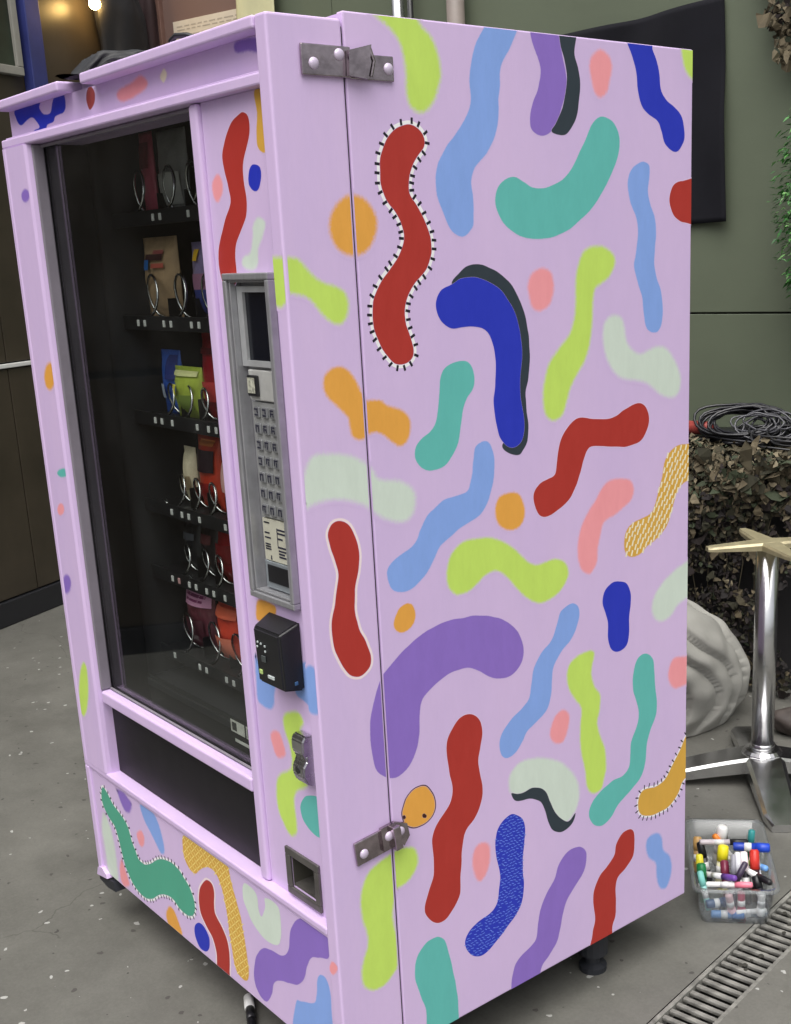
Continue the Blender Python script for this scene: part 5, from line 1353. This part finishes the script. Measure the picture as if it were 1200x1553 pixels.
# ================================================================ PLANTS
def leaf_faces(bm, p, d, nrm, L_, w_, mi):
    q = d.cross(nrm).normalized()
    pts = [p, p + d * L_ * .35 + q * w_, p + d * L_ - nrm * L_ * .25, p + d * L_ * .35 - q * w_]
    vs = [bm.verts.new(t) for t in pts]
    f = bm.faces.new((vs[0], vs[1], vs[2])); f.material_index = mi
    f = bm.faces.new((vs[0], vs[2], vs[3])); f.material_index = mi
LG = [mat('leaf_%d' % i, c, rough=.45, var=.15, vscale=60, spec=.5) for i, c in enumerate(((.06, .22, .05), (.10, .32, .07), (.03, .11, .03), (.20, .42, .14)))]
pc = GW(.325, -.14, 1.62)
ip = empty('ivy_plant', pc, 0, 'bushy green trailing plant on the green wall at the right edge', 'plant')
bm = bmesh.new()
for i in range(2600):
    t = rnd.random()
    z_ = .30 - t * .68
    rad = .165 * (math.sin(math.pi * min(1, .12 + .88 * t)) ** .6) * (1 + .25 * noise.noise(Vector((t * 6, i * .01, 4))))
    a = rnd.uniform(0, 6.28); rr = rad * rnd.random() ** .4
    p = Vector((rr * math.cos(a), rr * math.sin(a) * .75, z_ + rnd.uniform(-.03, .03)))
    if noise.noise(p * 14) < -.25: continue
    d = Vector((p.x, p.y - .02, rnd.uniform(-.12, .05))) + Vector((rnd.uniform(-.08, .08), rnd.uniform(-.08, .08), rnd.uniform(-.08, .08)))
    leaf_faces(bm, p, d.normalized(), Vector((rnd.uniform(-.3, .3), rnd.uniform(-.3, .3), 1)).normalized(), rnd.uniform(.014, .032), rnd.uniform(.004, .009), rnd.choice((0, 0, 1, 2, 2, 3)))
obj('foliage', bm, LG, ip)
bm = bmesh.new()
for k in range(7):
    a = k * .9
    tube(bm, [(0, 0, .28), (.05 * math.cos(a), .05 * math.sin(a), .10), (.09 * math.cos(a), .07 * math.sin(a), -.12), (.07 * math.cos(a), .06 * math.sin(a), -.36 - .02 * k)], .0025, 5)
obj('stem', bm, mat('plant_stem', (.10, .13, .05), rough=.6), ip)
bm = bmesh.new(); box(bm, -.03, .03, .10, .139, .26, .30, .004)
obj('wall_bracket', bm, M_BLACK, ip)

gp = empty('grass_plant', CW(.62, .16, .806), 0, 'spiky pale green grass plant in a dark pot on the counter', 'plant')
bm = bmesh.new(); lathe(bm, [(.04, 0), (.055, .07), (.058, .075), (.05, .075), (.048, .066)], 20)
obj('pot', bm, M_DARK, gp, True)
bm = bmesh.new()
for i in range(150):
    a = rnd.uniform(0, 6.28); L_ = rnd.uniform(.10, .22); o_ = Vector((math.cos(a), math.sin(a), 0))
    p = o_ * rnd.uniform(0, .03) + Vector((0, 0, .066))
    q = Vector((-o_.y, o_.x, 0)); w_ = rnd.uniform(.0012, .003); mi = rnd.choice((0, 1, 3, 3, 2)); sp = rnd.uniform(.3, 1.1)
    prev = None
    for k in range(6):
        t = k / 5
        c = p + o_ * (L_ * sp * t * t) + Vector((0, 0, L_ * (t - .35 * sp * t * t)))
        vs = [bm.verts.new(c - q * w_ * (1 - t * .9)), bm.verts.new(c + q * w_ * (1 - t * .9))]
        if prev:
            f = bm.faces.new((prev[0], prev[1], vs[1], vs[0])); f.material_index = mi
        prev = vs
obj('blades', bm, LG, gp)

# brown net bunched at the top right of the green wall
bm = bmesh.new()
for i in range(1300):
    t = rnd.random(); z_ = 2.60 - t * .55; p = GW(.06 + max(0, 2.32 - z_) * .36 + .28 * rnd.random(), -.04 - .06 * rnd.random(), z_)
    if noise.noise(p * 13) < -.2: continue
    camo_leaf(bm, p, MG.to_3x3() @ Vector((rnd.uniform(-.8, .8), -1, rnd.uniform(-.6, .6))), rnd.uniform(.012, .026), rnd.choice((0, 1, 1, 4, 3)))
tag(obj('hanging_net', bm, cm), 'brown camouflage net hanging at the top right of the green wall', 'camouflage net')

# ================================================================ ON THE WALLS
# black cloth pinned to the green wall
def cloth(name, corners, off, m, nx=40, ny=40, amp=.012, thick=.004):
    bm = bmesh.new(); g_ = []
    tl, tr_, br, bl = [Vector((c[0], c[1])) for c in corners]
    for s in (0, 1):
        gg = []
        for j in range(ny + 1):
            row = []
            for i in range(nx + 1):
                u_, v_ = i / nx, j / ny
                p = (tl * (1 - u_) + tr_ * u_) * (1 - v_) + (bl * (1 - u_) + br * u_) * v_
                sag = 0.012 * math.sin(math.pi * u_) * (1 - v_)
                y_ = -off - amp * (1 + math.sin(p.x * 19 + 3 * v_ + noise.noise(Vector((p.x * 3, p.y * 3, 0))) * 2)) - s * -thick
                row.append(bm.verts.new(GW(p.x, y_, p.y - sag)))
            gg.append(row)
        g_.append(gg)
        for j in range(ny):
            for i in range(nx):
                q = (gg[j][i], gg[j + 1][i], gg[j + 1][i + 1], gg[j][i + 1])
                bm.faces.new(q if s == 0 else q[::-1])
    A, B = g_
    for j in range(ny):
        bm.faces.new((A[j][0], B[j][0], B[j + 1][0], A[j + 1][0])); bm.faces.new((A[j + 1][nx], B[j + 1][nx], B[j][nx], A[j][nx]))
    for i in range(nx):
        bm.faces.new((A[0][i + 1], B[0][i + 1], B[0][i], A[0][i])); bm.faces.new((A[ny][i], B[ny][i], B[ny][i + 1], A[ny][i + 1]))
    return obj(name, bm, m, None, True)
M_BCL = mat('black_cloth', (.010, .010, .014), rough=.85, var=.2, vscale=6, bump=.2, bscale=300, spec=.2)
tag(cloth('black_cloth', [(-.80, 2.27), (-.082, 2.315), (-.052, 1.562), (-.90, 1.545)], .018, M_BCL), 'black cloth pinned flat on the green wall behind the machine', 'cloth')

def pipe(label, x_, r_, m):
    e = empty('pipe', GW(x_, -.06, 0), RZG, label, 'pipe', 'pipes on the green wall')
    bm = bmesh.new(); lathe(bm, [(r_, 0.002), (r_, 3.38)], 20)
    obj('pipe_run', bm, m, e, True)
    for z_ in (1.0, 2.2, 3.0):
        bm = bmesh.new(); lathe(bm, [(r_ + .004, z_), (r_ + .004, z_ + .025)], 20); box(bm, -.008, .008, r_, .058, z_ + .003, z_ + .022)
        obj('pipe_clip', bm, m, e)
pipe('bright metal pipe running up the green wall', -1.49, .026, M_STEEL)
pipe('thin black pipe beside the bright metal one', -1.425, .012, M_BLACK)
pipe('dull pinkish grey pipe on the green wall right of the metal ones', -1.20, .036, mat('dull_pipe', lin((128, 118, 112)), rough=.5, var=.1, vscale=10))

# framed print near the corner
def frame(name, label, wallf, rz, x0, x1, z0, z1, rail, m_rail, m_pic, depth=.03, inner=None):
    o0 = wallf((x0 + x1) / 2, -depth / 2 - .002, z0)
    e = empty(name, o0, rz, label, 'picture')
    hx = (x1 - x0) / 2; h = z1 - z0
    for a in ((-hx, hx, 0, rail), (-hx, hx, h - rail, h), (-hx, -hx + rail, rail, h - rail), (hx - rail, hx, rail, h - rail)):
        obj('frame_rail', bbox(a[0], a[1], -depth / 2, depth / 2, a[2], a[3], .003), m_rail, e)
    obj('picture_sheet', bbox(-hx + rail, hx - rail, -.002, .004, rail, h - rail), m_pic, e)
    if inner:
        obj('mounted_paper', bbox(*inner[:2], -.006, -.0025, *inner[2:]), mat('cream_paper', (.62, .55, .44), rough=.8, var=.06, vscale=12), e)
    return e
M_WOODF = mat('brown_wood', lin((112, 84, 74)), rough=.55, var=.2, vscale=12)
fr = frame('framed_notice', 'brown wooden framed notice with cream paper in the far corner', GW, RZG, -2.99, -2.28, 2.38, 2.98, .055, M_WOODF, mat('brown_mount', lin((116, 92, 84)), rough=.7), .05, (-.235, .30, .06, .215))
tb_ = bmesh.new()
for z_ in (.19, .175, .15, .135, .12, .10):
    x_ = -.21
    while x_ < .26:
        q = rnd.uniform(.02, .06); box(tb_, x_, x_ + q, -.0068, -.0061, z_ - .0025, z_ + .0025); x_ += q + .014
obj('faint_lines', tb_, mat('faint_ink', (.42, .37, .30), rough=.8), fr)
tag(cloth('cream_cloth', [(-2.42, 2.98), (-2.18, 2.98), (-2.18, 2.42), (-2.40, 2.36)], .06, mat('cream_fabric', (.62, .60, .36), rough=.8, var=.08, vscale=8), 16, 16), 'pale yellow cloth hanging right of the framed notice', 'cloth')

M_GFR = mat('pale_grey_frame', lin((150, 148, 140)), rough=.5, var=.1, vscale=10)
frame('framed_painting', 'dark green painting in a pale grey frame at the top left', LW, RZL, -.20, .556, 2.285, 2.95, .034, M_GFR, mat('dark_green_paint', (.02, .028, .018), rough=.4, var=.6, vscale=5), .035)
bm = bmesh.new(); box(bm, .585, .675, -.055, -.002, .115, 3.38, .004); bm.transform(ML)
tag(obj('blue_post', bm, mat('blue_paint', (.035, .045, .19), rough=.45, var=.2, vscale=6)), 'dark blue painted post on the brown wall beside the framed painting', 'post')

# hanging black jackets on the brown wall
def hung(name, label, x_, z0, z1, w_, d_, seed, m):
    bm = bmesh.new()
    N_, H_ = 48, 30; g_ = []
    for j in range(H_ + 1):
        t = j / H_; row = []
        for i in range(N_):
            a = 2 * math.pi * i / N_
            k = (.35 + .65 * min(1, t * 3.2)) * (1 + .12 * math.sin(5 * a + 4 * t + seed) + .18 * noise.noise(Vector((math.cos(a) * 2, math.sin(a) * 2, t * 3 + seed))))
            row.append(bm.verts.new(LW(x_ + w_ * k * math.cos(a), -d_ - .005 + max(-d_ * .0 - d_ * 1.2, d_ * k * .9 * math.sin(a)) * .9, z1 + (z0 - z1) * t + .03 * math.sin(3 * a + seed) * t)))
        g_.append(row)
    for j in range(H_):
        for i in range(N_): bm.faces.new((g_[j][i], g_[j][(i + 1) % N_], g_[j + 1][(i + 1) % N_], g_[j + 1][i]))
    bm.faces.new(g_[0][::-1]); bm.faces.new(g_[-1])
    tag(obj(name, bm, m, None, True), label, 'jacket', 'jackets hung on the brown wall')
M_JK = mat('black_fabric', (.009, .009, .011), rough=.8, var=.3, vscale=8, bump=.3, bscale=40)
hung('hanging_jacket', 'black jacket hung on the brown wall under the lamp', 1.17, 2.05, 2.86, .15, .08, 2, M_JK)
hung('hanging_jacket', 'dark red jacket hung near the room corner', 1.40, 2.05, 2.95, .07, .07, 5, mat('dark_red_fabric', (.022, .008, .009), rough=.8, var=.4, vscale=8))

# lamp: small warm bulb
lp = LW(.985, -.10, 2.625)
le = empty('wall_lamp', lp, RZL, 'small lit warm bulb on the dark wall at the top left', 'lamp')
bm = bmesh.new(); bmesh.ops.create_uvsphere(bm, u_segments=16, v_segments=10, radius=.026)
me_ = bpy.data.materials.new('lit_bulb'); me_.use_nodes = True
eb = me_.node_tree.nodes['Principled BSDF']; eb.inputs['Emission Color'].default_value = (1, .62, .2, 1); eb.inputs['Emission Strength'].default_value = 45
obj('bulb', bm, me_, le, True)
bm = bmesh.new(); lathe(bm, [(.014, .022), (.017, .03), (.017, .06), (.008, .07)], 16); obj('socket', bm, M_BLACK, le, True)
bm = bmesh.new(); tube(bm, [(0, 0, .066), (0, .03, .085), (0, .097, .085)], .006, 8); obj('bracket', bm, M_BLACK, le, True)

# black bag slumped on the machine top
bm = bmesh.new()
bmesh.ops.create_icosphere(bm, subdivisions=5, radius=1)
for v_ in bm.verts:
    p = v_.co.copy()
    d = 1 + .25 * noise.noise(p * 1.8 + Vector((3, 1, 2))) + .12 * abs(noise.noise(p * 5))
    z_ = 1.830 + (.012 + p.z * .024) * d
    y_ = .12 + p.y * .13 * d
    x_ = -.665 + p.x * .07 * d
    if y_ < .05: z_ -= (.05 - y_) * .9
    v_.co = Vector((x_, y_, max(1.8315 if y_ > .125 else 1.8205, z_)))
tag(obj('black_bag', bm, mat('dark_bag_fabric', (.009, .0095, .012), rough=.6, var=.35, vscale=14, bump=.4, bscale=40), None, True), 'black fabric bag slumped on top of the vending machine', 'bag')

# loose cable lying along the machine roof
pts = []
for i in range(90):
    t = i / 89
    pts.append((-.80 + .50 * t + .035 * math.sin(i * .55), .20 + .05 * math.sin(i * .31) + .05 * noise.noise(Vector((t * 9, 2, 0))), 1.8355 + .022 * abs(math.sin(i * .42)) * (1 + noise.noise(Vector((t * 7, 5, 1))))))
bm = bmesh.new(); tube(bm, pts, .005, 7)
tag(obj('roof_cable', bm, mat('roof_cable', (.010, .010, .012), rough=.4), None, True), 'tangled black cable lying along the roof of the vending machine', 'cable')
